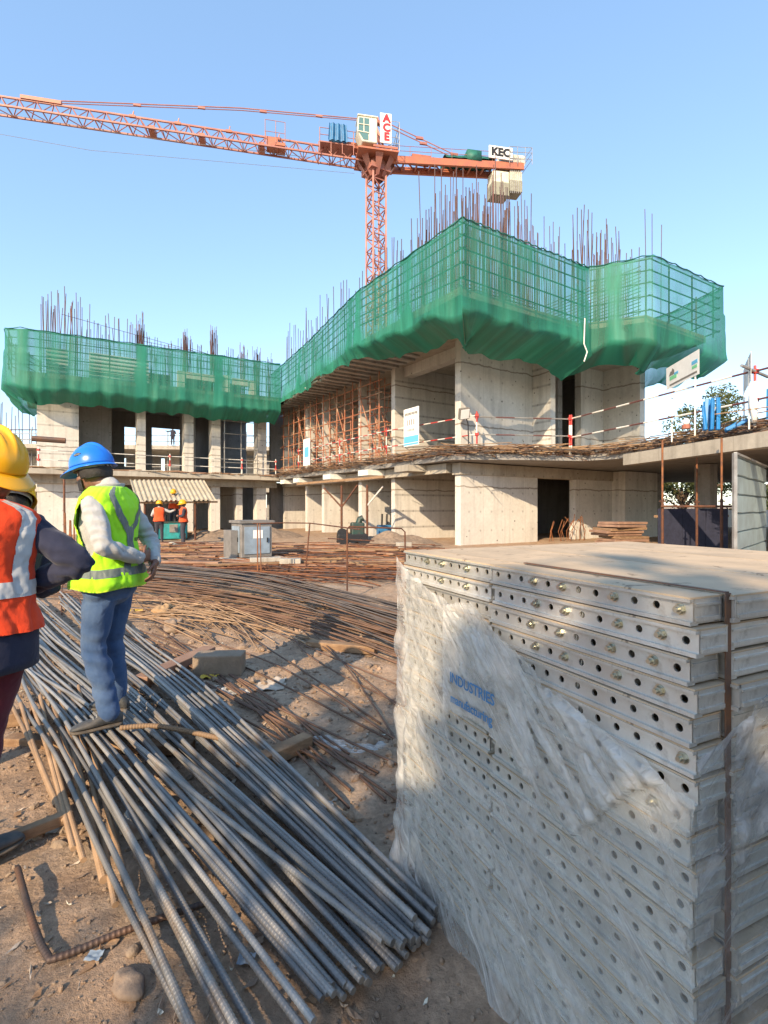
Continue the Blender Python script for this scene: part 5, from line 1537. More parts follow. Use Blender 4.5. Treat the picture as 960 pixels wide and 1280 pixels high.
# the rest of the yard's scattered steel, far and small
m = MB()
for i in range(420):
    y_ = rb.uniform(10, 20); x_ = rb.uniform(-.48, .05) * y_; L = rb.uniform(1, 4.5)
    dd = V((.9 + rb.gauss(0, .2), rb.gauss(-.35, .35), 0)).normalized(); z_ = gz(x_, y_) + .02 + rb.random() * .12
    m.cur = i % 3
    m.tube([V((x_, y_, z_)) - dd * L / 2, V((x_, y_, z_ + .03)), V((x_, y_, z_)) + dd * L / 2], .011, 4, False)
tag(m.build('scattered_steel', [M['dkbar'], M['rust'], M['rustor']], None), 'scattered steel and timber offcuts over the far yard', 'scrap', kind='stuff')
m = MB()
for i in range(150):
    y_ = rb.uniform(12, 19.5); x_ = rb.uniform(-.5, .02) * y_; L = rb.uniform(.6, 2.6)
    dd = V((.95, rb.gauss(-.1, .3), 0)).normalized(); z_ = gz(x_, y_) + .04 + rb.random() * .12; m.cur = i % 2
    m.bar(V((x_, y_, z_)) - dd * L / 2, V((x_, y_, z_ + rb.gauss(0, .03))) + dd * L / 2, rb.uniform(.06, .18), .04)
tag(m.build('plank_scrap', [M['timber'], M['plywood']], None), 'loose planks and board offcuts over the far yard', 'scrap', kind='stuff')
# rubble heaps
def heap(label, c, rx, ry_, h, seed, mt_='sand', rubble=True):
    def fn(u, v):
        x_, y_ = (u - .5) * 2, (v - .5) * 2; r = math.hypot(x_, y_)
        z_ = h * max(0, 1 - r ** 1.6) * (1 + .5 * noise.noise(V((x_ * 2.4, y_ * 2.4, seed)))) + .1 * h * noise.noise(V((x_ * 9, y_ * 9, seed)))
        return V((c[0] + x_ * rx, c[1] + y_ * ry_, gz(c[0] + x_ * rx, c[1] + y_ * ry_) - .03 + z_))
    o = MB().grid(fn, 40, 40).build('earth_heap', M[mt_], None, True)
    return tag(o, label, 'heap', None, 'stuff')
heap('pale sand spread in front of the barrier posts', (-1.6, 12.3), 2.2, 1.6, .10, 1)
heap('rubble heap beside the dark green engine', G(492, 682), 2.0, 1.6, .5, 2, 'stone')
heap('spoil heap at the foot of the receding wall', (-6.4, 26, 0), 2.4, 1.8, .55, 3, 'stone')
heap('spoil heap at the foot of the left wing', (-8.0, 24.5, 0), 2.0, 1.5, .4, 4, 'stone')
heap('earth pushed up before the shaded ground floor on the right', (7.2, 14.5, 0), 2.6, 1.2, .45, 5, 'sand')
# gravel and clods
m = MB()
def clod(mm, c, r):
    k = len(mm.v); 
    mt3 = Matrix.Rotation(rb.random() * 6, 3, 'Z') @ Matrix.Rotation(rb.random() * 3, 3, 'X')
    mm.ell(c, (r * rb.uniform(.7, 1.3), r * rb.uniform(.7, 1.2), r * rb.uniform(.5, .8)), 7, 5, mt3)
    for i in range(k, len(mm.v)):
        v = V(mm.v[i]); mm.v[i] = tuple(v + (v - V(c)) * .45 * noise.noise(v * 60))
for i in range(5200):
    y_ = .9 + 6.5 * rb.random() ** 1.5; x_ = rb.uniform(-.85, .25) * y_
    r = .003 + .010 * rb.random() ** 4
    m.cur = i % 3
    clod(m, V((x_, y_, gz(x_, y_) + r * .25)), r)
for i in range(1500):
    y_ = rb.uniform(2.2, 8); x_ = rb.uniform(-.72, .1) * y_; r = .010 + .035 * rb.random() ** 4; m.cur = i % 3
    clod(m, V((x_, y_, gz(x_, y_) + r * .2)), r)
tag(m.build('gravel', [M['stone'], M['ground'], M['block']], None, False), 'clods and gravel strewn over the trodden earth', 'gravel', kind='stuff')
m = MB()
for i in range(900):
    y_ = 1.1 + 7.5 * rb.random() ** 1.3; x_ = rb.uniform(-.78, .12) * y_; L = rb.uniform(.008, .034) * (1 + .5 * (y_ > 4)); a_ = rb.random() * 3.14
    d_ = V((math.cos(a_), math.sin(a_), 0)); n_ = V((-d_.y, d_.x, 0)); z_ = gz(x_, y_) + .006; w_ = L * rb.uniform(.1, .6); p_ = V((x_, y_, z_)); m.cur = (0, 1, 2, 0, 2, 1, 2, 0, 2, 2, 1, 3)[i % 12]; L *= .55 if m.cur == 3 else 1
    m.add([p_ - d_ * L + V((0, 0, rb.uniform(0, .01))), p_ + n_ * w_ * .7 - d_ * L * .3, p_ + n_ * w_ + d_ * L * .45 + V((0, 0, .004)), p_ + d_ * L + V((0, 0, rb.uniform(0, .014))), p_ - n_ * w_ * .8 + d_ * L * .3], [(0, 1, 2, 3, 4)])
tag(m.build('litter', [M['timber'], M['paper'], M['stone'], M['bag']], None), 'chips of wood, paper and mortar trodden into the earth', 'litter', kind='stuff')
def stone(label, u, v, r, mt_='stone'):
    m = MB(); q = G(u, v); c = V((q.x, q.y, gz(q.x, q.y) + r[2] * .4)); m.ell(c, r, 36, 24, Matrix.Rotation(rb.random() * 3, 3, 'Z'))
    for i in range(len(m.v)):
        p = V(m.v[i]); m.v[i] = tuple(p + (p - c) * (.5 * noise.noise(p * 11) + .22 * noise.noise(p * 32) + .1 * abs(noise.noise(p * 70))))
    return tag(m.build('stone', M[mt_], None, True), label, 'stone')
stone('flat brown stone lying near the lower edge left of the bar ends', 158, 1238, (.06, .038, .026))
stone('split stone above the flat brown stone near the lower edge', 168, 1196, (.03, .022, .02), 'block')
stone('pale rounded lump under the grey bars near the front shoe', 172, 1030, (.075, .07, .075), 'slab')
stone('earth lump left of the brown concrete block', 218, 790, (.16, .12, .09))
stone('orange earth lump behind the lime vest man', 205, 772, (.2, .14, .1), 'sand')
stone('stone by the sleeper timber', 330, 970, (.06, .05, .035))
def timber(label, p, q, w_, h_, mt_='timber'):
    m = MB().bar(p, q, w_, h_); return tag(bevel(m.build('timber_plank', M[mt_], None), .006), label, 'timber')
timber('brown sleeper timber lying under the thin bars before the stack', gp(300, 965, .045), gp(385, 925, .045), .09, .08)
timber('short timber under the bars behind the concrete block', gp(385, 805, .05), gp(470, 812, .05), .12, .08)
timber('pale timber edge at the lower left under the brown bars', gp(-20, 1062, .03), gp(90, 1018, .03), .05, .05)
timber('timber sleeper under the grey bundle by the front shoe', gp(10, 925, .02), gp(240, 935, .02), .10, .06)
timber('timber at the far left beneath the bundle end', gp(-40, 905, .04), gp(40, 895, .04), .1, .09)
timber('brown plank beneath the brick coloured bars right of the man', gp(175, 855, .05), gp(262, 815, .05), .14, .12, 'plywood')
b_ = ribbed([gp(22, 1085, .03), gp(40, 1150, .02), gp(58, 1192, .02), gp(75, 1196, .02), gp(160, 1162, .02), gp(260, 1128, .03)], .012).build('bent_bar', M['dkbar'], None, True); tag(b_, 'dark bar bent to a right angle on the shaded earth at lower left', 'reinforcing bar')
b_ = ribbed([gp(150, 910, .16), gp(200, 908, .15), gp(285, 925, .10)], .016).build('steel_pipe', M['barrust'], None, True); tag(b_, 'brown bar lying across the bundle from the heel of the front shoe', 'reinforcing bar')
b_ = ribbed([G(77, 770), G(79, 745) + V((0, .0, .2)), G(100, 770) + V((0, 0, .22)), G(101, 772)], .008, False).build('bent_bar', M['rust'], None, True); tag(b_, 'thin bar hoop sticking up between the two helmeted men', 'reinforcing bar')
tag(MB().tube([G(81, 700), P(80, 590, 15.0)], .03, 7).build('tube_post', M['rust'], None), 'dark upright tube rising between the yellow and blue helmets', 'post')
for k in range(9):
    q = P(80 + k * 3.2, 662, 14.5); o = MB().tube([V((q.x, q.y, 0)), q + V((rb.gauss(0, .05), 0, .75 + rb.random() * .3 - q.z + .3))], .02, 6).build('upright_bar', M['rustor'], None)
    tag(o, 'short rusty bar in the upright cluster left of the lime vest', 'bar', 'upright bars between the two helmeted men')
m = MB(); m.tube([P(40, 548, 9.0), P(82, 551, 9.2)], .05, 8); tag(m.build('cross_tube', M['dkbar'], None), 'dark level tube between the two helmets', 'tube')
def scrap(label, u, v, s, mt_, seed):
    q = G(u, v); m = MB().grid(lambda a_, b2: V((q.x + (a_ - .5) * s, q.y + (b2 - .5) * s * .8, gz(q.x, q.y) + .012 + s * .22 * abs(noise.noise(V((a_ * 2.1, b2 * 2.1, seed + .37)))))), 12, 10)
    o = m.build('paper_scrap', M[mt_], None, True); return tag(o, label, 'scrap')
scrap('yellow plastic scrap in front of the brown concrete block', 262, 852, .14, 'yellowscrap', 1)
scrap('yellow scrap on the heap beside the clasped hands', 172, 766, .22, 'yellowscrap', 2)
scrap('crumpled brown paper right of the concrete block', 338, 860, .24, 'paper', 3)
scrap('folded brown paper standing behind the crumpled paper', 345, 853, .16, 'paper', 4)
scrap('blue grey plastic chip between the near bar ends', 308, 1208, .055, 'cabblue', 5)
scrap('pale plastic chip on the dark earth at lower left', 118, 1202, .05, 'cabblue', 6)
scrap('pale cement bag crumpled on the rubble near the teal machine', 222, 684, .9, 'bag', 7)
scrap('dirty white sheet bundled before the undercroft props', 885, 690, .8, 'bag', 8) 
scrap('grey tarpaulin bundled on the rubble right of the lean-to', 268, 668, 1.6, 'cabgrey', 9)
# ================================================================== PEOPLE
TORSO = [(.84, .150, .105, -.005), (.90, .168, .122, -.012), (.98, .165, .120, -.008), (1.06, .152, .108, .0), (1.16, .158, .112, .004), (1.27, .176, .120, .004), (1.36, .186, .115, -.004), (1.42, .165, .095, -.010), (1.46, .105, .075, -.012), (1.50, .062, .066, -.006)]
def tor(z):
    zs = [t[0] for t in TORSO]
    return [float(np.interp(z, zs, [t[i] for t in TORSO])) for i in (1, 2, 3)]
def torso_loft(mb, z0, z1, add=0.0, n=28, m=22, sq=2.4):
    vs, fs = [], []
    for j in range(m + 1):
        z = z0 + (z1 - z0) * j / m; rx, ry, cy = tor(z); rx += add; ry += add
        for i in range(n):
            a = 2 * math.pi * i / n; c, s = math.cos(a), math.sin(a)
            x = rx * math.copysign(abs(c) ** (2 / sq), c); y = ry * math.copysign(abs(s) ** (2 / sq), s) + cy
            vs.append((x, y, z))
    for j in range(m):
        for i in range(n): fs.append((j * n + i, j * n + (i + 1) % n, (j + 1) * n + (i + 1) % n, (j + 1) * n + i))
    fs.append(tuple(range(n - 1, -1, -1))); fs.append(tuple(range(m * n, m * n + n)))
    mb.add(vs, fs)
def limb(mb, pts, rs, n=14, sub=5):
    """smooth tapered limb through the joints"""
    pts = [V(p) for p in pts]; line, rad = [], []
    for i in range(len(pts) - 1):
        for k in range(sub):
            f = k / sub
            p0, p1, p2, p3 = pts[max(i - 1, 0)], pts[i], pts[i + 1], pts[min(i + 2, len(pts) - 1)]
            c = .5 * ((2 * p1) + (p2 - p0) * f + (2 * p0 - 5 * p1 + 4 * p2 - p3) * f * f + (3 * p1 - p0 - 3 * p2 + p3) * f ** 3)
            line.append(c.lerp(p1.lerp(p2, f), .45)); rad.append(rs[i] + (rs[i + 1] - rs[i]) * f)
    line.append(pts[-1]); rad.append(rs[-1])
    mb.tube(line, rad, n)
    for p, r in ((pts[0], rs[0]), (pts[-1], rs[-1])): mb.ell(p, (r, r, r), n, 8)
def arm_pts(p, s): return [p[s + '_sh'], V(p[s + '_sh']).lerp(V(p[s + '_el']), .5), p[s + '_el'], V(p[s + '_el']).lerp(V(p[s + '_wr']), .45), p[s + '_wr']]
ARM_R = [.054, .049, .041, .040, .029]
def leg_pts(p, s): return [p[s + '_hip'], V(p[s + '_hip']).lerp(V(p[s + '_kn']), .5), p[s + '_kn'], V(p[s + '_kn']).lerp(V(p[s + '_an']), .4), p[s + '_an']]
LEG_R = [.088, .078, .058, .056, .040]
def hand(mb, wr, direction, palm_n, thumb_side, curl=.5):
    """palm, four unequal bent fingers and a thumb leaving the side of the palm"""
    d = V(direction).normalized(); n = V(palm_n); n = (n - d * n.dot(d)).normalized(); s = d.cross(n) * thumb_side
    w = V(wr)
    for k in range(6):
        f = k / 5
        mb.ell(w + d * (.012 + .075 * f), (.001 + .0, .001, .001), 6, 4)
    vs, fs, N8 = [], [], 10
    for k in range(7):
        f = k / 6; c = w + d * (-.01 + .095 * f); hw = .026 + .016 * math.sin(min(1, f * 1.15) * math.pi / 2); ht = .020 - .006 * f
        for i in range(N8):
            a = 6.2832 * i / N8; vs.append(c + s * hw * math.cos(a) + n * ht * math.sin(a))
    for k in range(6):
        for i in range(N8): fs.append((k * N8 + i, k * N8 + (i + 1) % N8, (k + 1) * N8 + (i + 1) % N8, (k + 1) * N8 + i))
    fs += [tuple(range(N8 - 1, -1, -1)), tuple(range(6 * N8, 7 * N8))]
    mb.add(vs, fs)
    for i, (off, L) in enumerate(((.030, .070), (.010, .079), (-.011, .073), (-.031, .057))):
        b = w + d * .074 + s * off; q = [b]; ang = .12 + curl * .3
        for seg in (.46, .31, .23):
            dd = d * math.cos(ang) + n * math.sin(ang) + s * off * 1.2
            q.append(q[-1] + dd.normalized() * L * seg); ang += curl * .75
        mb.tube(q, [.0098, .0092, .0085, .0072], 8); mb.ell(q[-1], (.0072, .0072, .0072), 8, 6)
    b = w + d * .022 + s * .026
    t1 = b + (d * .6 + s * .75 + n * .15).normalized() * .036; t2 = t1 + (d * .85 + s * .3 + n * .35).normalized() * .030; t3 = t2 + (d * .9 + s * .0 + n * .45).normalized() * .022
    mb.tube([b, t1, t2, t3], [.013, .0115, .0102, .008], 8); mb.ell(t3, (.008, .008, .008), 8, 6)
def shoe(root, an, yaw, side, ground, parts=True):
    """shoe pointing along yaw, sole resting at z = ground"""
    a = V(an); fw = V((-math.sin(yaw), math.cos(yaw), 0)); rt = V((fw.y, -fw.x, 0))
    o = V((a.x, a.y, ground))
    def sect(t):  # t from heel 0 to toe 1: half width, height
        hw = float(np.interp(t, [0, .08, .3, .6, .8, .95, 1], [.018, .034, .036, .046, .047, .034, .010]))
        ht = float(np.interp(t, [0, .1, .3, .42, .6, .8, .95, 1], [.07, .115, .118, .092, .068, .056, .042, .026]))
        return hw, ht
    def loft(mb, z0, zf, grow):
        n, m = 14, 18; vs, fs = [], []
        for j in range(m + 1):
            t = j / m; hw, ht = sect(t); c = o + fw * (-.075 + .285 * t)
            for i in range(n):
                an_ = 2 * math.pi * i / n; x = (hw + grow) * math.cos(an_); zz = z0 + (zf(ht) - z0) * (.5 + .5 * math.copysign(abs(math.sin(an_)) ** .7, math.sin(an_)))
                vs.append(c + rt * x + V((0, 0, zz)))
        for j in range(m):
            for i in range(n): fs.append((j * n + i, j * n + (i + 1) % n, (j + 1) * n + (i + 1) % n, (j + 1) * n + i))
        fs += [tuple(range(n - 1, -1, -1)), tuple(range(m * n, m * n + n))]
        mb.add(vs, fs)
    mb = MB(); loft(mb, .018, lambda h: h, 0); sh = mb.build('shoe', M['shoe'], root, True, True)
    if parts:
        mb = MB(); loft(mb, 0, lambda h: .024, .005); mb.build('sole', M['sole'], sh, True, True)
        mb = MB()
        for k in range(4):
            t = .36 + .07 * k; hw, ht = sect(t); c = o + fw * (-.075 + .285 * t)
            mb.tube([c - rt * hw * .75 + V((0, 0, ht * .8)), c + V((0, 0, ht + .006)), c + rt * hw * .75 + V((0, 0, ht * .8))], .0035, 6)
        mb.build('laces', M['lace'], sh, True, True)
    return sh
def helmet(root, c, Mx, mat, brim_front=.075, s=1.0, parts=True, sticker=None):
    """hard hat: ribbed dome, rim, peak; local +Y is the peak"""
    c = V(c); rx, ry, rz = .122 * s, .148 * s, .135 * s
    def dome(u, v, add=0.0):
        th = u * 2 * math.pi; ph = v * math.pi / 2 * 1.05
        x, y, z = math.sin(ph) * math.cos(th), math.sin(ph) * math.sin(th), math.cos(ph)
        k = 1 + add
        ridge = .010 * max(0, 1 - abs(x) / .10) * max(0, z) ** .4 + .005 * max(0, 1 - abs(abs(x) - .34) / .06) * max(0, z) ** .5
        return c + Mx @ V((rx * x * k, ry * y * k, (rz + ridge) * z * k + ridge * z))
    mb = MB(); mb.grid(dome, 72, 26)
    def brim(u, v):
        th = u * 2 * math.pi; y = math.sin(th)
        w = .010 + brim_front * max(0, y) ** 1.8 + .006 * max(0, -y)
        k = 1 + (w * v) / .13
        return c + Mx @ V((rx * math.cos(th) * k, ry * y * k, -.012 - .016 * v - .02 * v * max(0, y)))
    mb.grid(brim, 72, 5)
    o = mb.build('helmet', M[mat], root, True, True); sd = o.modifiers.new('t', 'SOLIDIFY'); sd.thickness = .0035; sd.offset = 0
    if parts:
        mb = MB()
        def band(u, v):
            th = u * 2 * math.pi
            return c + Mx @ V((rx * .88 * math.cos(th), ry * .88 * math.sin(th), -.035 + .036 * v))
        mb.grid(band, 40, 2); b = mb.build('headband', M['hatband'], o, True, True); sd = b.modifiers.new('t', 'SOLIDIFY'); sd.thickness = .003
    if sticker:
        th, vv = sticker
        mb = MB()
        mb.grid(lambda u, v: dome(th + (u - .5) * .075, vv + (v - .5) * .12, .02), 8, 6, lambda u, v: (u - .5) ** 2 + (v - .5) ** 2 < .24)
        mb.build('emblem', M['black'], o, True, True)
        mb = MB(); mb.grid(lambda u, v: dome(th + (u - .5) * .055, vv + (v - .5) * .05, .026), 8, 4, lambda u, v: abs(v - .5) > .2); mb.build('emblem_print', M['lace'], o, True, True)
    return o
def vest(root, mat, edge, stripe, hem, armz, armh, armw, back_stripes, belt, seed, parts=True, flare=.03, front=None, nu=132, nv=64):
    zt = 1.50
    def surf(u, v, add=0.0):
        z = hem + (zt - hem) * v; th = u * 2 * math.pi
        rx, ry, cy = tor(z); k = .028 + flare * max(0, 1 - v / .45) + add
        rx = float(np.interp(z, [1.27, 1.36, 1.42, 1.45, 1.475, 1.50], [rx, max(rx, .180), .188, .168, .120, .060])); ry = max(ry, float(np.interp(z, [1.40, 1.46, 1.50], [0, .075, .050]))) if z < 1.46 else float(np.interp(z, [1.46, 1.50], [.078, .062]))
        c, s = math.cos(th), math.sin(th); sq = 2.5
        x = (rx + k + .012) * math.copysign(abs(c) ** (2 / sq), c); y = (ry + k) * math.copysign(abs(s) ** (2 / sq), s) + cy
        p = V((x, y, z))
        w = .012 * noise.noise(V((x * 7, y * 7, z * 5 + seed))) + .006 * noise.noise(V((x * 20, y * 20, z * 8 + seed)))
        w += .014 * noise.noise(V((th * 3, z * 2, seed))) * (1 - v) - .007 * max(0, .22 - abs(noise.noise(V((th * 2.2 + z * 3.0, z * 4.5 - th, seed + 4))))) / .22 + .004 * noise.noise(V((x * 45, y * 45, z * 30)))
        d = V((x, y - cy, 0)).normalized()
        zz = V((0, 0, .022 * noise.noise(V((th * 1.3, seed, 2))) * (1 - v) ** 3))
        return p + d * w + zz
    def hole(u, v, g=1.0):
        z = hem + (zt - hem) * v
        for c in (0, .5, 1.0):
            du = (u - c) * 2 * math.pi
            wd = armw * (1 - .55 * max(0, (armz - z) / armh))
            if (du / (wd * g)) ** 2 + ((z - armz) / (armh * g)) ** 2 < 1: return True
        return False
    mb = MB(); mb.grid(surf, nu, nv, lambda u, v: not hole(u, v)); o = mb.build('vest', M[mat], root, True, True)
    sd = o.modifiers.new('t', 'SOLIDIFY'); sd.thickness = .004; sd.offset = 1
    if not parts: 
        return o
    mb = MB(); mb.grid(lambda u, v: surf(u, v, .0045), nu * 2, nv * 2, lambda u, v: (not hole(u, v)) and (hole(u, v, 1.09) or v < .018)); mb.build('binding', M[edge], o, True, True)
    def seg(px, pz, a, b, w):
        ax, az, bx, bz = *a, *b; t = max(0, min(1, ((px - ax) * (bx - ax) + (pz - az) * (bz - az)) / ((bx - ax) ** 2 + (bz - az) ** 2)))
        return math.hypot(px - ax - t * (bx - ax), pz - az - t * (bz - az)) < w
    mb = MB(); mb.grid(lambda u, v: surf(u, v, .006), nu * 3, nv * 3, lambda u, v: (not hole(u, v, 1.03)) and belt[0] < hem + (zt - hem) * v < belt[1]); mb.build('reflective_tape', M[stripe], o, True, True)
    mb = MB()
    def keep(u, v):
        if hole(u, v, 1.03): return False
        z = hem + (zt - hem) * v; x = (u - .75) * 2 * math.pi * .17
        return any(seg(x, z, a, b, w) for a, b, w in back_stripes)
    mb.grid(lambda u, v: surf(u, v, .0075), nu * 3, nv * 3, keep); mb.build('reflective_tape', M[stripe], o, True, True)
    return o
def head_loft(mb, c, Mx):
    c = V(c)
    mb.ell(c + Mx @ V((0, -.010, .018)), (.076, .096, .108), 28, 20, Mx)
    mb.ell(c + Mx @ V((0, .030, -.050)), (.056, .062, .072), 22, 14, Mx)
    mb.ell(c + Mx @ V((0, .052, -.092)), (.030, .028, .026), 14, 10, Mx)         # chin
    mb.ell(c + Mx @ V((0, .078, .030)), (.052, .016, .012), 14, 8, Mx)           # brow
    mb.tube([c + Mx @ V((0, .078, .015)), c + Mx @ V((0, .098, -.015)), c + Mx @ V((0, .104, -.032))], [.009, .012, .015], 8); mb.ell(c + Mx @ V((0, .100, -.035)), (.018, .013, .011), 10, 8, Mx)
    mb.ell(c + Mx @ V((0, .084, -.063)), (.024, .009, .006), 10, 6, Mx); mb.ell(c + Mx @ V((0, .082, -.075)), (.021, .010, .007), 10, 6, Mx)
    for s in (-1, 1):
        mb.ell(c + Mx @ V((s * .078, -.012, -.012)), (.009, .021, .033), 12, 10, Mx @ Matrix.Rotation(s * .25, 3, 'Z'))
        mb.ell(c + Mx @ V((s * .040, .055, -.025)), (.028, .028, .030), 12, 8, Mx)
def person(loc, facing, pose, label, coarse=False, hat='hatblue', beard=True, peak=0.0, hat_tilt=(0, 0, 0), clothes=None, hat_s=1.0, group=None, scale=1.0):
    root = empty('person', loc, facing, label, 'person', group); root.scale = (scale,) * 3
    vx = .022 if coarse else .0065
    p = {k: V(v) if isinstance(v, (tuple, list)) else v for k, v in pose.items()}
    Mh = Matrix.Rotation(p['head_yaw'], 3, 'Z') @ Matrix.Rotation(p['head_pitch'], 3, 'X') @ Matrix.Rotation(p.get('head_roll', 0), 3, 'Y')
    hc = p['head']
    mb = MB(); torso_loft(mb, .85, 1.50); head_loft(mb, hc, Mh)
    limb(mb, [(0, -.008, 1.42), (0, .0, 1.50), hc + Mh @ V((0, -.01, -.05))], [.070, .058, .056], 16)
    for s in 'LR':
        limb(mb, arm_pts(p, s), ARM_R); limb(mb, leg_pts(p, s), LEG_R)
        if not coarse: hand(mb, p[s + '_wr'], p[s + '_hd'], p[s + '_pn'], p.get(s + '_ts', 1), p.get(s + '_curl', .6))
        else: mb.ell(p[s + '_wr'], (.05, .05, .06), 8, 6)
    body = link(remesh(mb, vx, 3 if not coarse else 1), 'body', M['skin'], root)
    if not coarse:
        for s in (-1, 1):
            mb = MB(); mb.ell(hc + Mh @ V((s * .033, .070, .008)), (.0125, .0125, .0125), 14, 10); mb.build('eye', M['whitesign'], root, True, True)
    # hair
    mb = MB()
    def hairf(u, v):
        th = u * 2 * math.pi; ph = v * 2.25
        q = V((.084 * math.sin(ph) * math.cos(th), .104 * math.sin(ph) * math.sin(th) - .012, .118 * math.cos(ph) + .018))
        q *= 1 + .05 * noise.noise(q * 75)
        return hc + Mh @ q
    mb.grid(hairf, 56, 30, lambda u, v: (math.sin(u * 2 * math.pi) < .35 and v < .92 - .12 * max(0, math.sin(u * 2 * math.pi))) or v < .42)
    o = mb.build('hair', M['hair'], root, True, True); sd = o.modifiers.new('t', 'SOLIDIFY'); sd.thickness = .012
    if beard:
        mb = MB()
        def bf(u, v):
            th = math.pi * (.02 + .96 * u); 
            q = V((.0655 * math.cos(th) * (1 - .1 * v), .030 + .062 * math.sin(th), -.030 - .080 * v + .03 * math.sin(th) * (v - .4)))
            q *= 1 + .02 * noise.noise(q * 90)
            return hc + Mh @ q
        mb.grid(bf, 36, 12, lambda u, v: abs(u - .5) > .18 or v > .62); o = mb.build('beard', M['hair'], root, True, True); sd = o.modifiers.new('t', 'SOLIDIFY'); sd.thickness = .008
    # shirt
    wr = lambda co: .008 * noise.noise(V((co.x * 9, co.y * 9, co.z * 6))) + .0045 * noise.noise(V((co.x * 26, co.y * 26, co.z * 18)))
    cl = clothes
    mb = MB(); torso_loft(mb, .88, 1.475, .014)
    for s in 'LR':
        ap_ = arm_pts(p, s); ap_[-1] = V(ap_[-2]).lerp(V(ap_[-1]), .9)
        limb(mb, ap_, [r + a for r, a in zip(ARM_R, (.013, .014, .014, .013, .011))])
    limb(mb, [(0, -.012, 1.42), (0, -.010, 1.495)], [.080, .069], 16, 2)
    if not coarse:
        wr2 = lambda co: wr(co) * 1.3 + .010 * math.sin(co.z * 95 + co.x * 40 + 9 * noise.noise(co * 5)) * (1 if abs(co.x) > .19 else .25) * max(0, noise.noise(co * 8) + .25)
    else: wr2 = None
    link(remesh(mb, vx * 1.25, 4, .5, wr2), 'shirt', M[cl['shirt']], root)
    # trousers
    mb = MB(); torso_loft(mb, .845, 1.02, .028)
    mb.ell((0, -.012, .865), (.186, .142, .125), 24, 14)
    for s in 'LR':
        lp = leg_pts(p, s)
        limb(mb, lp, [r + a for r, a in zip(LEG_R, cl.get('loose', (.020, .014, .013, .016, .020)))], 16, 6)
    if not coarse:
        wr3 = lambda co: .009 * noise.noise(V((co.x * 7, co.y * 7, co.z * 6))) + .010 * max(0, noise.noise(co * 3.2) + .35) * math.sin(co.z * 62 + 7 * noise.noise(co * 4)) * (1.0 if co.z < .5 or co.z > .78 else .5)
    else: wr3 = None
    tr = link(remesh(mb, vx * 1.25, 4, .5, wr3), 'trousers', M[cl['trousers']], root)
    for s in 'LR': shoe(root, p[s + '_an'], p[s + '_yaw'], s, p[s + '_gz'], not coarse)
    # helmet
    if hat:
        Hx = Mh @ Matrix.Rotation(hat_tilt[2], 3, 'Z') @ Matrix.Rotation(hat_tilt[0], 3, 'X') @ Matrix.Rotation(hat_tilt[1], 3, 'Y')
        helmet(root, hc + Mh @ V((0, -.008 + p.get('hat_dy', 0), .058 + p.get('hat_dz', 0))), Hx, hat, .06, hat_s, not coarse, cl.get('sticker'))
    return root
# man in the lime vest, back half turned, hands clasped behind him
fz = R(87)
pose = dict(head=(-.01, .10, 1.585), head_yaw=-.12, head_pitch=-.22, head_roll=0.0,
    L_sh=(-.182, -.01, 1.385), L_el=(-.262, -.125, 1.135), L_wr=(-.035, -.235, 1.045), L_hd=(.8, -.05, .12), L_pn=(.1, .9, .1), L_ts=1, L_curl=.45,
    R_sh=(.182, -.01, 1.385), R_el=(.285, -.130, 1.135), R_wr=(.085, -.262, 1.01), R_hd=(-.38, -.06, -.9), R_pn=(-.3, .8, .0), R_ts=-1, R_curl=.55,
    L_hip=(-.085, -.01, .90), L_kn=(-.105, .035, .50), L_an=(-.115, -.075, .10), L_yaw=.62, L_gz=.005,
    R_hip=(.085, -.01, .90), R_kn=(.12, .05, .49), R_an=(.14, .02, .10), R_yaw=-.12, R_gz=.005)
Y = [((.115, 1.47), (.02, 1.20), .020), ((-.115, 1.47), (-.02, 1.20), .020), ((.0, 1.22), (.0, 1.02), .026)]
# sagging legs of the tape, as on the cross-over back
Y = [((.125, 1.50), (.075, 1.33), .021), ((.075, 1.33), (.0, 1.20), .021), ((-.125, 1.50), (-.075, 1.33), .021), ((-.075, 1.33), (.0, 1.20), .021), ((.0, 1.22), (.0, 1.12), .026), ((.0, 1.12), (-.06, .98), .019), ((.0, 1.12), (.06, .98), .019)]
GM = person((-1.775, 3.30, .13), fz, pose, 'man in a lime reflective vest and blue helmet standing on the grey bars', False, 'hatblue', True, 0, (.02, .0, 0),
    dict(shirt='shirt', trousers='denim', sticker=(.485, .66)), .93)
vest(GM, 'lime', 'limeedge', 'reflgrey', .865, 1.255, .185, .55, Y, (.945, .995), 3, flare=.045)
mb = MB(); mb.text('KEC', (0, -.186, 1.165), (1, 0, 0), (0, 0, 1), .030, .03, .002); mb.build('lettering', M['black'], GM, False, True)
mb = MB()
def collar(u, v):
    th = u * 2 * math.pi; r = .072 + .012 * v
    return V((r * math.cos(th), -.010 + (r + .004) * math.sin(th), 1.478 + .045 * v - .02 * max(0, math.sin(th))))
mb.grid(collar, 40, 4); o = mb.build('collar', M['shirt'], GM, True, True); sd = o.modifiers.new('t', 'SOLIDIFY'); sd.thickness = .006
for s, off in (('L', 0), ('R', 0)):
    a_, b_ = pose[s + '_el'], pose[s + '_wr']; d = (V(b_) - V(a_)).normalized()
    MB().tube([V(b_) - d * .055, V(b_) - d * .005], [.042, .040], 16).build('cuff', M['shirt'], GM, True, True)
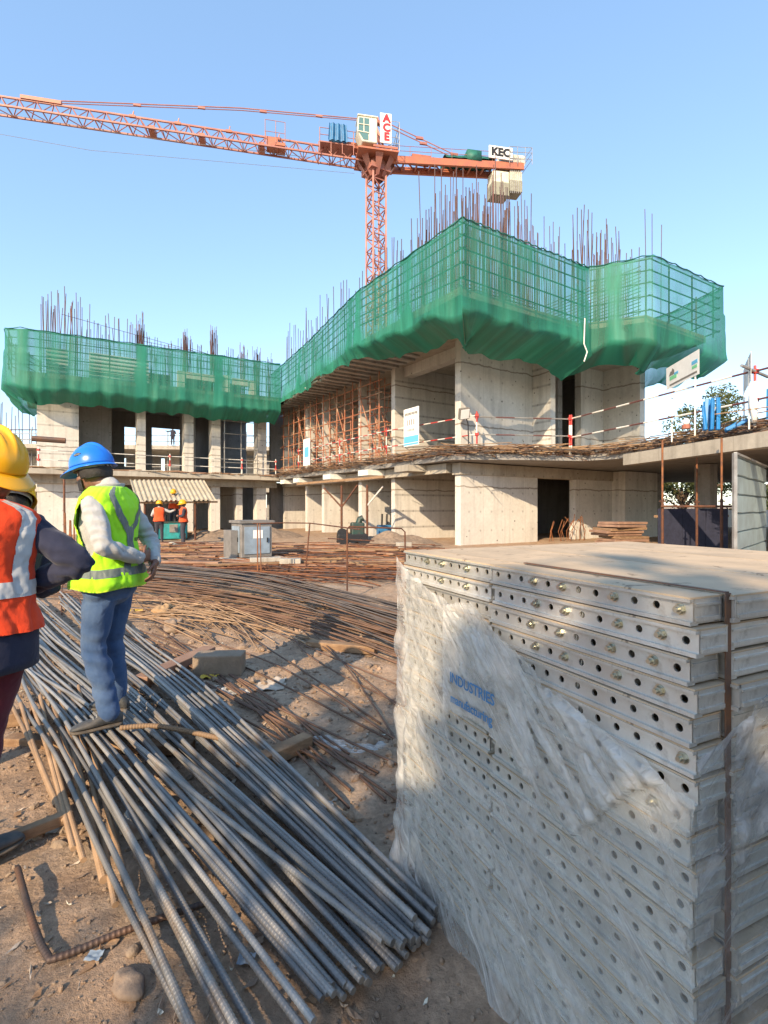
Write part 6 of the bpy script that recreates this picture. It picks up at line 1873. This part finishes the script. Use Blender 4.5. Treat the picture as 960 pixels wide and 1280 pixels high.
# man in the orange vest at the left edge, hand on hip
fz2 = R(48)
pose2 = dict(head=(.055, -.01, 1.60), head_yaw=.45, head_pitch=-.35, head_roll=.05, hat_dz=.006, hat_dy=-.02,
    L_sh=(-.185, .0, 1.405), L_el=(-.33, -.08, 1.20), L_wr=(-.20, .10, 1.08), L_hd=(.6, .7, -.2), L_pn=(.6, -.5, 0), L_ts=-1,
    R_sh=(.182, -.01, 1.385), R_el=(.345, -.165, 1.225), R_wr=(.17, .115, 1.10), R_hd=(-.6, .7, -.15), R_pn=(-.6, -.5, 0), R_ts=1,
    L_hip=(-.085, -.01, .90), L_kn=(-.14, .03, .49), L_an=(-.16, .02, .09), L_yaw=.4, L_gz=-.01,
    R_hip=(.085, -.01, .90), R_kn=(.03, .06, .49), R_an=(-.02, .02, .09), R_yaw=-1.35, R_gz=-.01)
Xs = [((.125, 1.49), (.10, 1.14), .030), ((-.125, 1.49), (-.10, 1.14), .030)]
RM = person((-1.68, 2.10, .03), fz2, pose2, 'man in an orange reflective vest and yellow helmet cut by the left edge', False, 'hatyel', True, 0, (-.80, .0, math.pi),
    dict(shirt='navy', trousers='maroon', loose=(.02, .02, .022, .024, .028)), .95)
vest(RM, 'orangev', 'orangev', 'refl', .96, 1.30, .16, .58, Xs, (1.10, 1.165), 9, flare=.03)
mb = MB(); mb.grid(lambda u, v: V(((tor(.9)[0] + .056) * math.cos(u * 6.2832), (tor(.9)[1] + .058) * math.sin(u * 6.2832), .80 + .20 * v + .008 * noise.noise(V((u * 9, v, 0))))), 48, 6); o = mb.build('shirt_tail', M['navy'], RM, True, True); sd = o.modifiers.new('t', 'SOLIDIFY'); sd.thickness = .004
pose3 = dict(pose2, head=(.0, .05, 1.59), head_yaw=-.3, R_el=(.27, -.05, 1.13), R_wr=(.22, .18, 1.05), L_el=(-.27, -.05, 1.13), L_wr=(-.22, .18, 1.05), R_yaw=-.1, L_yaw=.1)
TM = person((-2.36, 2.86, .0), R(62), pose3, 'man in dark clothes and a second yellow helmet half hidden behind the orange vest', False, 'hatyel', True, 0, (-.25, 0, 0), dict(shirt='navy', trousers='workdk'), .95, scale=.95)
TM.rotation_euler = (Matrix.Rotation(R(11), 3, 'Y') @ Matrix.Rotation(R(62), 3, 'Z')).to_euler()      # leaning in to look
# workers in the distance
pw = dict(head=(0, .02, 1.60), head_yaw=0, head_pitch=-.1,
    L_sh=(-.185, 0, 1.405), L_el=(-.30, .05, 1.15), L_wr=(-.20, .25, 1.15), R_sh=(.185, 0, 1.405), R_el=(.42, .03, 1.30), R_wr=(.62, .05, 1.38),
    L_hip=(-.085, 0, .9), L_kn=(-.1, .02, .49), L_an=(-.11, 0, .1), L_yaw=0, L_gz=0, R_hip=(.085, 0, .9), R_kn=(.1, .02, .49), R_an=(.11, 0, .1), R_yaw=0, R_gz=0)
ck = dict(shirt='shirt', trousers='workdk')
def worker(loc, rz, label, hat='hatyel', shirt='shirt', vst='workor'):
    w_ = person(loc, rz, pw, label, True, hat, False, 0, (0, 0, 0), dict(shirt=shirt, trousers='workdk'), 1.05, 'workers in the distance')
    vest(w_, vst, vst, 'refl', .90, 1.30, .13, .5, [], (1.0, 1.1), 2, False, nu=40, nv=20)
    return w_
worker(G(199, 678), R(15), 'worker in an orange vest and yellow helmet standing left of the teal machine')
worker(G(229, 680), R(120), 'worker in dark clothes and orange vest standing right of the teal machine', 'hatyel', 'workdk')
worker(P(217, 660, 23.6) * 1, R(180), 'worker in an orange vest up on the platform behind the teal machine', 'hatyel', 'workdk')
tag(MB().box(P(217, 668, 23.6) - V((0, 0, .38)), (1.4, .8, .9)).build('timber_platform', M['timber'], None), 'timber platform under the worker behind the teal machine', 'platform')
worker(V((-20.8, 50.4, 7.6)), R(200), 'dark standing figure seen in the left wing opening, the left one of two', 'workdk', 'workdk', 'workdk')  # both far figures: silhouette darkness put into cloth and helmet colour
worker(V((-20.0, 50.6, 7.6)), R(120), 'dark figure seen in the left wing opening, the right one of two', 'workdk', 'workdk', 'workdk')
# ================================================================== SHADE: unseen things added behind the camera to cast it
tree('added unseen tree behind the camera, dappling shade over the panel stack', (-3.9, -8.34, 0), 6.7, 2.1, 31, 2700, 3.4, .38, 24)['group'] = 'added shade casters behind the camera'  # tree added out of view to throw the foreground shade
ct = empty('shade_container', (3.45, -1.95, 0), -.12, 'added dark container out of view, dimming the near end of the panel stack', 'container')  # container added unseen to keep sky light off the stack's end
m = MB()
def cwall(u, v):
    f = (u * 20) % 1
    return V((-3.0 + 6 * u, 1.2 + (.04 if .25 < f < .7 else 0), .1 + 2.4 * v))
m.grid(cwall, 160, 2); m.grid(lambda u, v: (lambda p: V((p.x, -p.y, p.z)))(cwall(u, v)), 160, 2)
m.build('side_wall', simple('container_paint', (.05, .05, .06), .6, .1, (.08, .06, .05), 3), ct, False, True)
MB().box((0, 0, 2.55), (6.06, 2.5, .1)).build('roof', M['dkbar'], ct, False, True)
MB().box((0, 0, .05), (6.06, 2.5, .1)).build('base', M['dkbar'], ct, False, True)
for x in (-3.0, 3.0): bevel(MB().box((x, 0, 1.3), (.06, 2.4, 2.4)).build('end_wall', M['black'], ct, False, True), .01)
